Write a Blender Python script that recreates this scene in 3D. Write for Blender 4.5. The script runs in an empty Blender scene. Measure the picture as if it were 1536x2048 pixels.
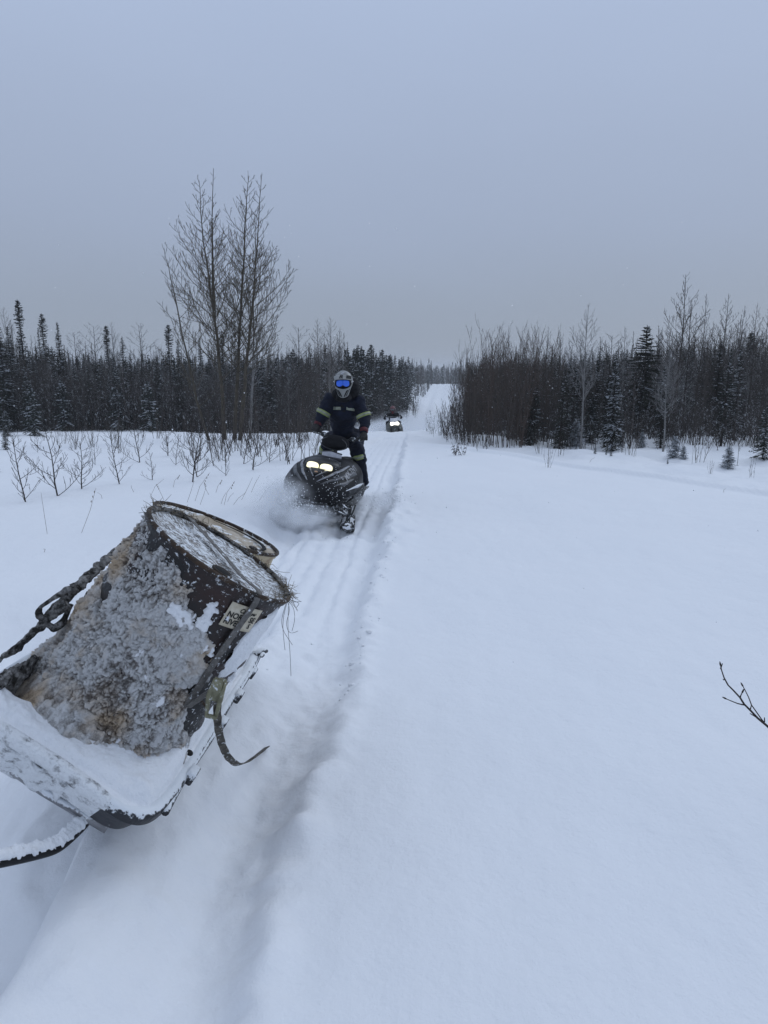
import bpy, bmesh, math, random
import numpy as np
from mathutils import Vector, Matrix, Euler
random.seed(7); rng = np.random.default_rng(7)
scene = bpy.context.scene
COL = scene.collection
R = math.radians

# ------------------------------------------------------------------ camera
F = 1400.0; TH = math.atan(272 / F); CT, ST = math.cos(TH), math.sin(TH); CZ = 1.75
cd = bpy.data.cameras.new('camera'); cam = bpy.data.objects.new('camera', cd); COL.objects.link(cam)
cam.location = (0, 0, CZ); cam.rotation_euler = (math.pi / 2 - TH, 0, 0)
cd.sensor_fit = 'VERTICAL'; cd.sensor_height = 36.0; cd.lens = 36.0 * F / 2048.0
cd.clip_start = 0.05; cd.clip_end = 3000
scene.camera = cam

# ------------------------------------------------------------------ sky and light
w = bpy.data.worlds.new('World'); scene.world = w; w.use_nodes = True
nt = w.node_tree; nt.nodes.clear()
N = nt.nodes.new; LK = nt.links.new
out = N('ShaderNodeOutputWorld'); bg = N('ShaderNodeBackground'); bg.inputs[1].default_value = 1.0
tc = N('ShaderNodeTexCoord'); sep = N('ShaderNodeSeparateXYZ'); LK(tc.outputs['Generated'], sep.inputs[0])
cl = N('ShaderNodeTexNoise'); cl.inputs['Scale'].default_value = 1.6; cl.inputs['Detail'].default_value = 3
mp = N('ShaderNodeMapping'); mp.inputs['Scale'].default_value = (1, 1, 3.0)
LK(tc.outputs['Generated'], mp.inputs[0]); LK(mp.outputs[0], cl.inputs['Vector'])
ma = N('ShaderNodeMath'); ma.operation = 'MULTIPLY_ADD'; ma.inputs[1].default_value = 0.10
LK(cl.outputs['Fac'], ma.inputs[0])
sb = N('ShaderNodeMath'); sb.operation = 'SUBTRACT'; sb.inputs[1].default_value = 0.05
LK(sep.outputs['Z'], sb.inputs[0]); LK(sb.outputs[0], ma.inputs[2])
rp = N('ShaderNodeValToRGB'); LK(ma.outputs[0], rp.inputs[0])
e = rp.color_ramp.elements
e[0].position = 0.0; e[0].color = (.270, .310, .375, 1)
e[1].position = 1.0; e[1].color = (.66, .75, .92, 1)
for p, c in ((.10, (.296, .346, .440)), (.20, (.335, .398, .530)), (.42, (.405, .490, .665)), (.65, (.46, .56, .74))):
    q = e.new(p); q.color = c + (1,)
sk = N('ShaderNodeTexSky'); sk.sky_type = 'NISHITA'; sk.sun_disc = False
SUN_EL, SUN_AZ = R(34), R(52)
sk.sun_elevation = SUN_EL; sk.sun_rotation = SUN_AZ
mx = N('ShaderNodeMix'); mx.data_type = 'RGBA'; mx.blend_type = 'ADD'; mx.inputs[0].default_value = 0.004
LK(rp.outputs[0], mx.inputs[6]); LK(sk.outputs[0], mx.inputs[7]); LK(mx.outputs[2], bg.inputs[0]); LK(bg.outputs[0], out.inputs[0])
sd = bpy.data.lights.new('sun', 'SUN'); sd.energy = 0.62; sd.angle = R(34); sd.color = (.88, .94, 1)
so = bpy.data.objects.new('sun', sd); COL.objects.link(so)
dirv = Vector((math.sin(SUN_AZ) * math.cos(SUN_EL), math.cos(SUN_AZ) * math.cos(SUN_EL), math.sin(SUN_EL)))
so.rotation_euler = dirv.to_track_quat('Z', 'Y').to_euler(); so.location = (0, -5, 20)
scene.view_settings.view_transform = 'Standard'; scene.view_settings.look = 'None'
scene.view_settings.exposure = 0.0; scene.view_settings.gamma = 1.0
try:
    scene.cycles.volume_step_rate = 2.0; scene.cycles.volume_bounces = 2
except Exception: pass

# ------------------------------------------------------------------ helpers
def ray(px, py):
    a, b = (px - 768) / F, -(py - 1024) / F
    return np.array([a, CT + b * ST, -ST + b * CT])
def P(px, py, y):
    r = ray(px, py); return np.array([0, 0, CZ]) + r * y / r[1]

def _h(ix, iy, iz):
    n = (ix * 374761393 + iy * 668265263 + iz * 2147483647 * 3) & 0xffffffff
    n = ((n ^ (n >> 13)) * 1274126177) & 0xffffffff
    n = (n ^ (n >> 16)) & 0xffffffff
    return n.astype(np.float64) / 2147483648.0 - 1.0
def vnoise(x, y, z=None):
    x = np.asarray(x, float); y = np.asarray(y, float)
    z = np.zeros_like(x) if z is None else np.asarray(z, float)
    xi, yi, zi = np.floor(x).astype(np.int64), np.floor(y).astype(np.int64), np.floor(z).astype(np.int64)
    fx, fy, fz = x - xi, y - yi, z - zi
    fx, fy, fz = [t * t * t * (t * (t * 6 - 15) + 10) for t in (fx, fy, fz)]
    r = 0
    for a in (0, 1):
        for b in (0, 1):
            for c in (0, 1):
                r = r + _h(xi + a, yi + b, zi + c) * (fx if a else 1 - fx) * (fy if b else 1 - fy) * (fz if c else 1 - fz)
    return r
def fbm(x, y, z=None, o=4, lac=2.03, g=.5):
    s = 0; a = 1; f = 1; x = np.asarray(x, float)
    for i in range(o):
        s = s + a * vnoise(x * f + i * 17.3, np.asarray(y) * f - i * 9.1, None if z is None else np.asarray(z) * f + i * 5.7)
        a *= g; f *= lac
    return s
def ss(t, a, b):
    t = np.clip((np.asarray(t, float) - a) / (b - a), 0, 1); return t * t * (3 - 2 * t)

# node based materials
def mat(name, c1, c2=None, rough=.6, scale=8, metal=0, bump=0, bscale=40, emit=None, es=0, snow=0, snowsc=25, spec=.5, detail=6, lo=.35, hi=.65, coat=0, snow_up=False, stretch=None):
    m = bpy.data.materials.new(name); m.use_nodes = True
    t = m.node_tree; b = t.nodes['Principled BSDF']; n = t.nodes.new; l = t.links.new
    b.inputs['Roughness'].default_value = rough; b.inputs['Metallic'].default_value = metal
    b.inputs['Specular IOR Level'].default_value = spec; b.inputs['Coat Weight'].default_value = coat
    b.inputs['Base Color'].default_value = tuple(c1) + (1,)
    co = n('ShaderNodeTexCoord'); cur = None
    if c2 is not None:
        no = n('ShaderNodeTexNoise'); no.inputs['Scale'].default_value = scale; no.inputs['Detail'].default_value = detail; no.inputs['Roughness'].default_value = .65
        l(co.outputs['Object'], no.inputs['Vector'])
        r = n('ShaderNodeValToRGB'); r.color_ramp.elements[0].position = lo; r.color_ramp.elements[1].position = hi
        r.color_ramp.elements[0].color = tuple(c1) + (1,); r.color_ramp.elements[1].color = tuple(c2) + (1,)
        l(no.outputs['Fac'], r.inputs[0]); cur = r.outputs[0]; l(cur, b.inputs['Base Color'])
    if snow:
        no = n('ShaderNodeTexNoise'); no.inputs['Scale'].default_value = snowsc; no.inputs['Detail'].default_value = 8; no.inputs['Roughness'].default_value = .7
        if stretch:
            mpp = n('ShaderNodeMapping'); mpp.inputs['Scale'].default_value = stretch; mpp.inputs['Rotation'].default_value = (0, 0, .5); l(co.outputs['Object'], mpp.inputs[0]); l(mpp.outputs[0], no.inputs['Vector'])
        else: l(co.outputs['Object'], no.inputs['Vector'])
        val = no.outputs['Fac']
        if snow_up:
            g = n('ShaderNodeNewGeometry'); s_ = n('ShaderNodeSeparateXYZ'); l(g.outputs['Normal'], s_.inputs[0])
            m1 = n('ShaderNodeMath'); m1.operation = 'MULTIPLY_ADD'; m1.inputs[1].default_value = .28; l(s_.outputs['Z'], m1.inputs[0]); l(val, m1.inputs[2]); val = m1.outputs[0]
        r = n('ShaderNodeValToRGB'); r.color_ramp.elements[0].position = 1 - snow - .03; r.color_ramp.elements[1].position = 1 - snow + .03
        l(val, r.inputs[0])
        k = n('ShaderNodeMix'); k.data_type = 'RGBA'; l(r.outputs[0], k.inputs[0])
        if cur: l(cur, k.inputs[6])
        else: k.inputs[6].default_value = tuple(c1) + (1,)
        k.inputs[7].default_value = (.74, .77, .80, 1); l(k.outputs[2], b.inputs['Base Color'])
    if bump:
        no = n('ShaderNodeTexNoise'); no.inputs['Scale'].default_value = bscale; no.inputs['Detail'].default_value = 6
        l(co.outputs['Object'], no.inputs['Vector'])
        bm = n('ShaderNodeBump'); bm.inputs['Strength'].default_value = bump; bm.inputs['Distance'].default_value = .02
        l(no.outputs['Fac'], bm.inputs['Height']); l(bm.outputs[0], b.inputs['Normal'])
    if emit:
        b.inputs['Emission Color'].default_value = tuple(emit) + (1,); b.inputs['Emission Strength'].default_value = es
    return m
M = {}
M['snow'] = mat('snow', (.80, .82, .85), (.84, .85, .87), .85, .8, bump=.25, bscale=55, spec=.25)
M['snowpile'] = mat('loose_snow', (.78, .80, .83), (.84, .85, .87), .9, 9, bump=.5, bscale=60, spec=.2)
M['treesnow'] = mat('tree_snow', (.55, .58, .62), (.70, .72, .75), .9, 3, spec=.2)
M['bark'] = mat('brown_bark', (.045, .038, .034), (.10, .086, .075), .9, 14, spec=.2)
M['bark_snow'] = mat('snow_flecked_bark', (.040, .034, .031), (.085, .073, .065), .9, 14, spec=.2, snow=.40, snowsc=5)
M['bark_olive'] = mat('poplar_bark', (.050, .042, .032), (.105, .090, .068), .9, 9, bump=.5, bscale=30, spec=.2)
M['bark_pale'] = mat('pale_bark', (.13, .125, .12), (.26, .255, .25), .9, 6, spec=.2)
M['bark_dark'] = mat('dark_bark', (.028, .022, .020), (.06, .05, .045), .9, 14, spec=.2)
M['bark_red'] = mat('alder_bark', (.058, .043, .035), (.10, .077, .064), .9, 4, spec=.2)
M['needle'] = mat('spruce_needles', (.016, .018, .013), (.038, .041, .029), .8, 2.5, spec=.2)
M['needle_lt'] = mat('young_spruce_needles', (.030, .036, .030), (.06, .068, .055), .8, 2.5, spec=.2)
M['grass'] = mat('dry_grass', (.10, .08, .055), (.20, .165, .115), .9, 9)
M['black'] = mat('black_plastic', (.012, .012, .013), (.024, .024, .026), .42, 5)
M['gloss'] = mat('black_gloss_paint', (.005, .005, .006), (.010, .010, .012), .42, 3, spec=.16, snow=.31, snowsc=34)
M['graph'] = mat('grey_hood_graphic', (.03, .031, .035), (.10, .104, .115), .35, 12)
M['silver'] = mat('silver_decal', (.09, .095, .105), (.36, .37, .40), .4, 16)
M['metal'] = mat('bare_metal', (.18, .18, .19), (.30, .30, .31), .4, 12, metal=.8, snow=.45, snowsc=18, snow_up=True)
M['rubber'] = mat('rubber', (.018, .018, .018), (.03, .03, .03), .85, 12, snow=.42, snowsc=25)
M['white'] = mat('white_plastic', (.45, .46, .50), (.62, .63, .68), .5, 12)
M['lamp'] = mat('warm_headlight', (.9, .85, .6), None, .2, emit=(1, .93, .60), es=1.04)
M['lampdim'] = mat('headlight_core', (.9, .9, .8), None, .2, emit=(1, .96, .68), es=1.15)
M['lampfar'] = mat('bright_headlight', (.9, .9, .8), None, .2, emit=(1, .98, .86), es=5.0)
M['suit'] = mat('navy_coverall', (.0035, .0045, .011), (.006, .010, .026), .8, 7, bump=.6, bscale=14, spec=.25)
M['suitblack'] = mat('black_fabric', (.006, .006, .008), (.012, .012, .014), .85, 9, bump=.5, bscale=18, spec=.25)
M['hiviz'] = mat('yellow_green_tape', (.20, .25, .07), (.32, .38, .13), .6, 20)
M['tape'] = mat('silver_tape', (.18, .20, .155), (.30, .32, .25), .4, 20)
M['helmet'] = mat('grey_helmet_shell', (.20, .205, .20), (.26, .265, .26), .35, 5)
M['glove'] = mat('black_glove', (.010, .009, .009), (.03, .026, .024), .75, 30)
M['red'] = mat('dark_red_fabric', (.03, .004, .007), (.13, .008, .015), .7, 15)
M['lens'] = mat('blue_mirror_lens', (.0, .07, .62), (.01, .20, .92), .12, 2, metal=.35, coat=1)
M['cowl2'] = mat('olive_black_cowl', (.030, .033, .028), (.055, .058, .050), .5, 4, snow=.36, snowsc=9)
M['drum'] = mat('rusted_black_drum', (.004, .003, .003), (.026, .008, .005), .5, 4.0, bump=.4, bscale=30, snow=.385, snowsc=60, lo=.48, hi=.66)
M['rust'] = mat('rust', (.012, .009, .007), (.060, .034, .018), .8, 18, bump=.5, bscale=50, snow=.40, snowsc=40)
M['cream'] = mat('rusty_cream_drum', (.20, .10, .045), (.50, .41, .27), .7, 9, bump=.3, snow=.30, lo=.35, hi=.5)
M['lid'] = mat('snowy_lid', (.07, .06, .055), (.30, .28, .26), .8, 40, bump=.6, bscale=60, snow=.505, snowsc=40, stretch=(1, 2.6, 1))
M['lid2'] = mat('snowy_cream_lid', (.30, .24, .17), (.52, .46, .38), .8, 9, bump=.4, bscale=50, snow=.47, snowsc=7)
M['strap'] = mat('frozen_webbing', (.035, .030, .024), (.12, .105, .085), .85, 30, bump=.8, bscale=60, snow=.40, snowsc=60)
M['strapgrey'] = mat('grey_webbing', (.09, .085, .078), (.17, .16, .15), .85, 40, bump=.5, bscale=60, snow=.38, snowsc=50)
M['buckle'] = mat('olive_buckle', (.13, .125, .075), (.26, .25, .16), .6, 30, bump=.5, snow=.40, snowsc=60)
M['tub'] = mat('black_poly_tub', (.010, .011, .014), (.022, .023, .028), .5, 8, bump=.3, snow=.455, snowsc=36, snow_up=True)
M['frost'] = mat('frosted_plastic', (.16, .16, .165), (.80, .82, .84), .85, 30, bump=.9, bscale=50, lo=.30, hi=.48)
M['tubice'] = mat('icy_tub', (.018, .016, .013), (.34, .33, .32), .85, 34, bump=1.0, bscale=70, lo=.42, hi=.66)
M['paper'] = mat('stained_paper', (.42, .36, .25), (.60, .55, .44), .8, 18, lo=.3, hi=.55)
M['ink'] = mat('black_ink', (.01, .01, .01), None, .8)
M['hole_and_shade'] = mat('dark_opening_and_shade', (.003, .003, .003), None, .9)

def link(name, me, parent=None):
    o = bpy.data.objects.new(name, me); COL.objects.link(o)
    if parent is not None: o.parent = parent
    return o
def mk(name, V, Fc, m, parent=None, smooth=True, midx=None, local=False):
    """mesh from vertex/face arrays. world coordinates unless local (parent's frame)"""
    me = bpy.data.meshes.new(name); V = np.asarray(V, float)
    if parent is not None and not local:
        r_ = parent
        while r_.parent is not None: r_ = r_.parent
        iv = np.linalg.inv(np.array(r_['_mw']).reshape(4, 4)) if '_mw' in r_ else np.eye(4)
        V = V @ iv[:3, :3].T + iv[:3, 3]
    if isinstance(Fc, np.ndarray):
        k = Fc.shape[1]; nf = len(Fc)
        me.vertices.add(len(V)); me.vertices.foreach_set('co', V.astype(np.float32).ravel())
        me.loops.add(nf * k); me.loops.foreach_set('vertex_index', Fc.astype(np.int32).ravel())
        me.polygons.add(nf); me.polygons.foreach_set('loop_start', (np.arange(nf) * k).astype(np.int32))
        me.update(calc_edges=True)
    else:
        me.from_pydata([tuple(v) for v in V], [], [tuple(f) for f in Fc]); me.update()
    ms = m if isinstance(m, (list, tuple)) else [m]
    for q in ms: me.materials.append(q)
    if midx is not None: me.polygons.foreach_set('material_index', np.asarray(midx, np.int32))
    me.polygons.foreach_set('use_smooth', np.full(len(me.polygons), smooth))
    me.update()
    return link(name, me, parent)
def tag(o, label=None, cat=None, group=None, kind=None):
    if label: o['label'] = label
    if cat: o['category'] = cat
    if group: o['group'] = group
    if kind: o['kind'] = kind
    return o
def thing(name, label, cat, loc=(0, 0, 0), rot=None, group=None, mw=None):
    o = bpy.data.objects.new(name, None); COL.objects.link(o); o.empty_display_size = .1
    m = Matrix.Translation(Vector(loc)) @ (rot if rot is not None else Matrix.Identity(4))
    o.matrix_world = m; o['_mw'] = [v for r_ in m for v in r_]
    return tag(o, label, cat, group)

class Geo:
    """collects shapes into one mesh"""
    def __init__(s): s.V = []; s.F = []; s.I = []; s.n = 0
    def add(s, V, Fc, mi=0):
        V = np.asarray(V, float); s.V.append(V)
        for f in Fc: s.F.append(tuple(int(i) + s.n for i in f)); s.I.append(mi)
        s.n += len(V); return s
    def tube(s, pts, rad, sides=8, cap=True, mi=0, flat=1.0, up=None):
        pts = np.asarray(pts, float); k = len(pts); rad = np.broadcast_to(np.asarray(rad, float), (k,))
        T = np.gradient(pts, axis=0); T /= np.linalg.norm(T, axis=1)[:, None] + 1e-9
        u0 = np.array(up if up is not None else (0, 0, 1.), float)
        if abs(T[0] @ u0) > .95: u0 = np.array([1., 0, 0])
        V = []
        a = np.arange(sides) * 2 * math.pi / sides
        X = np.cross(T[0], u0); X /= np.linalg.norm(X)
        for i in range(k):
            X = X - T[i] * (X @ T[i]); X /= np.linalg.norm(X) + 1e-9; Y = np.cross(T[i], X)
            V.append(pts[i] + rad[i] * (np.cos(a)[:, None] * X + flat * np.sin(a)[:, None] * Y))
        Fc = [(i * sides + j, i * sides + (j + 1) % sides, (i + 1) * sides + (j + 1) % sides, (i + 1) * sides + j) for i in range(k - 1) for j in range(sides)]
        if cap: Fc += [tuple(range(sides))[::-1], tuple(range((k - 1) * sides, k * sides))]
        return s.add(np.concatenate(V), Fc, mi)
    def ell(s, c, r, rot=None, nu=20, nv=12, mi=0, e=1.0):
        V = []; c = np.asarray(c, float)
        sg = lambda v: math.copysign(abs(v) ** e, v)
        for i in range(nv + 1):
            t = math.pi * i / nv
            for j in range(nu):
                p = 2 * math.pi * j / nu
                V.append((r[0] * sg(math.sin(t)) * sg(math.cos(p)), r[1] * sg(math.sin(t)) * sg(math.sin(p)), r[2] * sg(math.cos(t))))
        V = np.array(V)
        if rot is not None: V = V @ np.array(rot)[:3, :3].T
        Fc = [(i * nu + j, (i + 1) * nu + j, (i + 1) * nu + (j + 1) % nu, i * nu + (j + 1) % nu) for i in range(nv) for j in range(nu)]
        return s.add(V + c, Fc, mi)
    def box(s, c, d, rot=None, mi=0, bev=.15):
        d = np.asarray(d, float) / 2; b = min(d) * bev * 2
        V = []
        for sx in (-1, 1):
            for sy in (-1, 1):
                for sz in (-1, 1):
                    for ax in range(3):
                        v = np.array([sx, sy, sz]) * (d - b); v[ax] = (sx, sy, sz)[ax] * d[ax]; V.append(v)
        V = np.array(V); bm = bmesh.new()
        for v in V: bm.verts.new(v)
        bmesh.ops.convex_hull(bm, input=bm.verts); bm.verts.index_update()
        V = np.array([v.co[:] for v in bm.verts]); Fc = [[v.index for v in f.verts] for f in bm.faces]; bm.free()
        if rot is not None: V = V @ np.array(rot)[:3, :3].T
        return s.add(V + np.asarray(c, float), Fc, mi)
    def grid(s, fn, nu, nv, closeu=False, mi=0):
        V = [fn(i / (nu if closeu else nu - 1), j / (nv - 1)) for j in range(nv) for i in range(nu)]
        Fc = []
        for j in range(nv - 1):
            for i in range(nu if closeu else nu - 1):
                a = j * nu + i; b = j * nu + (i + 1) % nu
                Fc.append((a, b, b + nu, a + nu))
        return s.add(V, Fc, mi)
    def build(s, name, m, parent=None, smooth=True, local=False):
        return mk(name, np.concatenate(s.V), s.F, m, parent, smooth, s.I if isinstance(m, (list, tuple)) else None, local)
def solid(o, t, off=-1):
    md = o.modifiers.new('thick', 'SOLIDIFY'); md.thickness = t; md.offset = off; return o
def organic(name, geo, m, parent, voxel=.012, smooth=4, wrinkle=0, wsc=12, local=False):
    """fuse overlapping tapered forms into one continuous surface"""
    o = geo.build('tmp', m, None, True)
    md = o.modifiers.new('r', 'REMESH'); md.mode = 'VOXEL'; md.voxel_size = voxel
    s_ = o.modifiers.new('s', 'SMOOTH'); s_.iterations = smooth; s_.factor = .5
    dg = bpy.context.evaluated_depsgraph_get(); dg.update(); ev = o.evaluated_get(dg); me = ev.to_mesh()
    V = np.empty(len(me.vertices) * 3); me.vertices.foreach_get('co', V); V = V.reshape(-1, 3)
    nn = np.empty(len(me.vertices) * 3); me.vertices.foreach_get('normal', nn); nn = nn.reshape(-1, 3)
    Fc = [tuple(p.vertices) for p in me.polygons]
    ev.to_mesh_clear()
    if wrinkle:
        V = V + nn * (wrinkle * fbm(V[:, 0] * wsc, V[:, 1] * wsc, V[:, 2] * wsc * 1.8, 3))[:, None]
    bpy.data.objects.remove(o)
    return mk(name, V, Fc, m, parent, True, local=local)
def text_mesh(body, size, fn, m, name, parent, shear=0, bold=.0, local=True):
    """flat lettering, its (u,v) plane carried onto a surface by fn(u,v)"""
    c = bpy.data.curves.new('t', 'FONT'); c.body = body; c.size = size; c.shear = shear; c.offset = bold; c.resolution_u = 3
    o = bpy.data.objects.new('t', c); COL.objects.link(o)
    dg = bpy.context.evaluated_depsgraph_get(); dg.update(); me = o.evaluated_get(dg).to_mesh()
    bm = bmesh.new(); bm.from_mesh(me); bmesh.ops.triangulate(bm, faces=bm.faces)
    bmesh.ops.subdivide_edges(bm, edges=[e_ for e_ in bm.edges if e_.calc_length() > size * .3], cuts=1)
    bm.verts.index_update()
    V = [fn(v.co.x, v.co.y) for v in bm.verts]; Fc = [[v.index for v in f.verts] for f in bm.faces]; bm.free()
    bpy.data.objects.remove(o)
    return mk(name, V, Fc, m, parent, False, local=local)

# ------------------------------------------------------------------ terrain
_py = np.array([-60, 12, 20, 30, 42, 60, 90, 145, 200, 245, 270, 330, 450, 600, 900, 1500.])
_pz = np.array([0, 0, -.15, -.70, -1.75, -3.5, -4.6, -3.3, -2.0, -1.15, -1.1, -3, -3, 0, 3, 3.])
_yy = np.arange(-100, 1500, .5); _zz = np.interp(_yy, _py, _pz)
_ly = np.array([-60, 12, 24, 45, 60, 90, 250, 300, 450, 600, 900, 1500.])
_lz = np.array([0, -.05, -.45, -1.35, -1.9, -2.6, -1.4, -2, -2, 1.5, 3, 3.])
_kern = np.exp(-np.linspace(-2, 2, 17) ** 2); _kern /= _kern.sum()
def _sm(a): return np.convolve(np.pad(a, 8, mode='edge'), _kern, mode='valid')
_zz = _sm(_zz); _ll = _sm(np.interp(_yy, _ly, _lz))
def xt(y): return np.interp(y, [-5, 0, 3, 8, 12, 20, 30, 60, 90, 145, 250, 600], [-1.30, -1.00, -.80, -.60, -.38, .02, .50, 3.4, 6.6, 11.2, 20.6, 50])
def hgt(x, y):
    x = np.asarray(x, float); y = np.asarray(y, float)
    c = np.interp(y, _yy, _zz); l = np.interp(y, _yy, _ll)
    d = x - xt(y)
    wl = ss(-d, 5, 16); wr = ss(d, 5 + y * .02, 18 + y * .03)
    z = c * (1 - wl) * (1 - wr) + l * wl + l * wr * (1 - wl)
    z = z + .035 * fbm(x * .35, y * .35, o=3) * ss(y, 4, 14) + .010 * fbm(x * 1.3, y * 1.1, o=3)
    z = z + .12 * fbm(x * .09 + 5, y * .09, o=2) * ss(y, 15, 40)
    # left field slightly uneven, deep powder hummocks near the trees
    z = z + .05 * fbm(x * .9 + 3, y * .9, o=2) * ss(-d, 4, 9) * ss(y, 8, 16)
    # shoulder on the right: old sled track, then lower uneven ground
    xs = 5.6 + (11.3 - y) * .50
    ds = x - xs
    z = z - (.28 * ss(ds, -.5, 1.9) + .15 * np.exp(-((ds - .30) / .20) ** 2) - .10 * np.exp(-((ds + .12) / .12) ** 2)) * ss(y, 5, 8) * (1 - ss(y, 17, 24))
    z = z + (.10 * fbm(x * 1.1, y * 1.1, o=3)) * ss(ds, .8, 3) * ss(y, 8, 13) * (1 - ss(y, 60, 90))
    # broad packed trail
    near = 1 - ss(y, 22, 34)
    j = .05 * fbm(x * 0 + 3.1, y * 2.6, o=4) + .022 * fbm(x * 5, y * 9, o=3)
    hw = np.interp(y, [0, 3, 7, 12, 30], [.52, .52, .63, .62, .5]); lw = np.interp(y, [0, 3, 5, 8, 30], [1.5, 1.3, .75, .72, .5])
    ins = ss(d - j, -lw - .12, -lw + .12) * (1 - ss(d - j, hw - .10, hw + .03))
    far_t = ss(y, 4.2, 5.6)
    z = z - near * ins * .10 * far_t
    z = z + near * .030 * np.exp(-((d - j - hw - .06) / .07) ** 2) * (1 + .8 * fbm(x * 6, y * 6, o=3))
    # ski and belt grooves beyond the sleigh
    for off, dep, wd in ((-.46, .05, .05), (-.30, .03, .03), (-.12, .022, .035), (.05, .03, .04), (.26, .028, .03), (.46, .06, .07)):
        z = z - near * dep * np.exp(-((d - off - j * .35) / wd) ** 2) * far_t * (1 + .5 * fbm(x * 3, y * 4, o=2)) * (1 - ss(y, 12, 22) * .6)
    rx = -1.22 + .085 * y + .03 * fbm(x * 0 + 1.7, y * 1.8, o=3)
    # near the camera: rut on the right, raised strip, sunk floor on the left
    nt_ = 1 - far_t
    z = z - nt_ * .058 * np.exp(-((d - j - .36) / .14) ** 4) * ss(y, .2, 1)
    z = z + nt_ * (.010 * fbm(x * 14, y * 1.6, o=3) + .006 * fbm(x * 26, y * 20, o=2)) * ss(-(d - j), -.62, -.40) * ss(x, rx, rx + .1)
    z = z + nt_ * .028 * fbm(x * 2.2, y * 1.6, o=4) * ss(-(d - j), -.5, -.3)
    z = z + nt_ * (.10 * np.exp(-((y - 2.0) / 1.1) ** 2)) * ss(d, -.42, -.05) * (1 - ss(d, .0, .28))
    fl = 1 - ss(x, rx - .10, rx + .03)
    z = z - nt_ * fl * .36 * (ss(x, -3.6, -2.6)) + nt_ * .05 * np.exp(-((x - rx - .10) / .09) ** 2)
    z = z + nt_ * fl * ss(x, -3.6, -2.6) * (.012 * np.sin(y * 24 + 1.5 * fbm(x * 2, y * 2, o=2)) * (1 - ss(y, 1.9, 2.3)) + .02 * fbm(x * 5, y * 7, o=3))
    # snow shovelled up beneath the tilted sleigh
    for (mx_, my_, sx_, sy_, mh) in ((-1.22, 3.0, .24, .70, .46), (-1.38, 2.85, .30, .45, .26), (-1.05, 3.6, .34, .55, .14), (-1.7, 3.2, .5, .6, .2)):
        q = np.exp(-(((x - mx_) / sx_) ** 2 + ((y - my_) / sy_) ** 2))
        z = z + q * mh * (1 + .25 * fbm(x * 3.5, y * 3.5, o=4))
    # disturbed snow around the main machine
    q = np.exp(-(((x + .75) / .95) ** 2 + ((y - 8.6) / 1.7) ** 2))
    z = z + q * (.05 * fbm(x * 3.5, y * 3.5, o=3) - .02)
    q = np.exp(-(((x + 1.75) / .30) ** 2 + ((y - 7.6) / 1.5) ** 2)); z = z + q * .13
    q = np.exp(-(((x - .12) / .25) ** 2 + ((y - 8.8) / 1.4) ** 2)); z = z + q * .05 * (1 + fbm(x * 5, y * 5, o=3))
    # wind ripples
    z = z + .0022 * fbm(x * 9, y * 3.2, o=3) * (1 - ss(y, 9, 16))
    # trail lines on the far slope
    ft = ss(y, 55, 80)
    z = z - ft * .22 * (np.exp(-((d - .2) / .55) ** 2) + np.exp(-((d + 1.9) / .5) ** 2))
    z = z + ft * .25 * fbm(x * .5, y * .12, o=3) * ss(np.abs(d), 2, 4)
    return z
def spaced(segs):
    a = []
    for lo, hi, s0, gr in segs:
        v = lo; s_ = s0
        while v < hi: a.append(v); v += s_; s_ *= gr
    return a
ys = np.array(spaced([(-6, .6, .35, 1), (.6, 5.2, .022, 1), (5.2, 14, .024, 1.008), (14, 60, .10, 1.012), (60, 1400, .8, 1.03)]) + [1500])
xp = spaced([(0, 1.6, .024, 1), (1.6, 8, .03, 1.012), (8, 800, .15, 1.045)]); xn = spaced([(.024, 3.4, .024, 1), (3.4, 9, .03, 1.015), (9, 800, .16, 1.045)])
xs_ = np.array(sorted([-v for v in xn] + xp))
XX, YY = np.meshgrid(xs_, ys); ZZ = hgt(XX, YY)
nx, ny = len(xs_), len(ys)
ii = (np.arange(ny - 1)[:, None] * nx + np.arange(nx - 1)[None]).ravel()
Fq = np.stack([ii, ii + 1, ii + 1 + nx, ii + nx], 1)
ground = mk('snow_ground', np.stack([XX, YY, ZZ], -1).reshape(-1, 3), Fq, M['snow'])
tag(ground, kind='structure')
# ground material: clean powder with a dirty exhaust stained rut near the camera
gm = bpy.data.materials.new('trail_snow'); gm.use_nodes = True; t = gm.node_tree; b = t.nodes['Principled BSDF']; n = t.nodes.new; l = t.links.new
b.inputs['Roughness'].default_value = .85; b.inputs['Specular IOR Level'].default_value = .25
co = n('ShaderNodeNewGeometry'); sp = n('ShaderNodeSeparateXYZ'); l(co.outputs['Position'], sp.inputs[0])
def mth(op, a, b_=None, c=None, clamp=False):
    q = n('ShaderNodeMath'); q.operation = op; q.use_clamp = clamp
    for i, v in enumerate((a, b_, c)):
        if v is None: continue
        if isinstance(v, (int, float)): q.inputs[i].default_value = v
        else: l(v, q.inputs[i])
    return q.outputs[0]
def noi(sc, det=5, rg=.6):
    q = n('ShaderNodeTexNoise'); q.inputs['Scale'].default_value = sc; q.inputs['Detail'].default_value = det; q.inputs['Roughness'].default_value = rg
    l(co.outputs['Position'], q.inputs['Vector']); return q.outputs['Fac']
dx = mth('SUBTRACT', sp.outputs['X'], mth('MULTIPLY_ADD', sp.outputs['Y'], .072, -.62))
dx = mth('ADD', dx, mth('MULTIPLY_ADD', noi(3), .3, -.15))
g1 = mth('POWER', 2.718, mth('MULTIPLY', mth('MULTIPLY', dx, dx), -38.0))
dy = mth('SUBTRACT', sp.outputs['Y'], 3.0); g2 = mth('POWER', 2.718, mth('MULTIPLY', mth('MULTIPLY', dy, dy), -.9))
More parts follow.
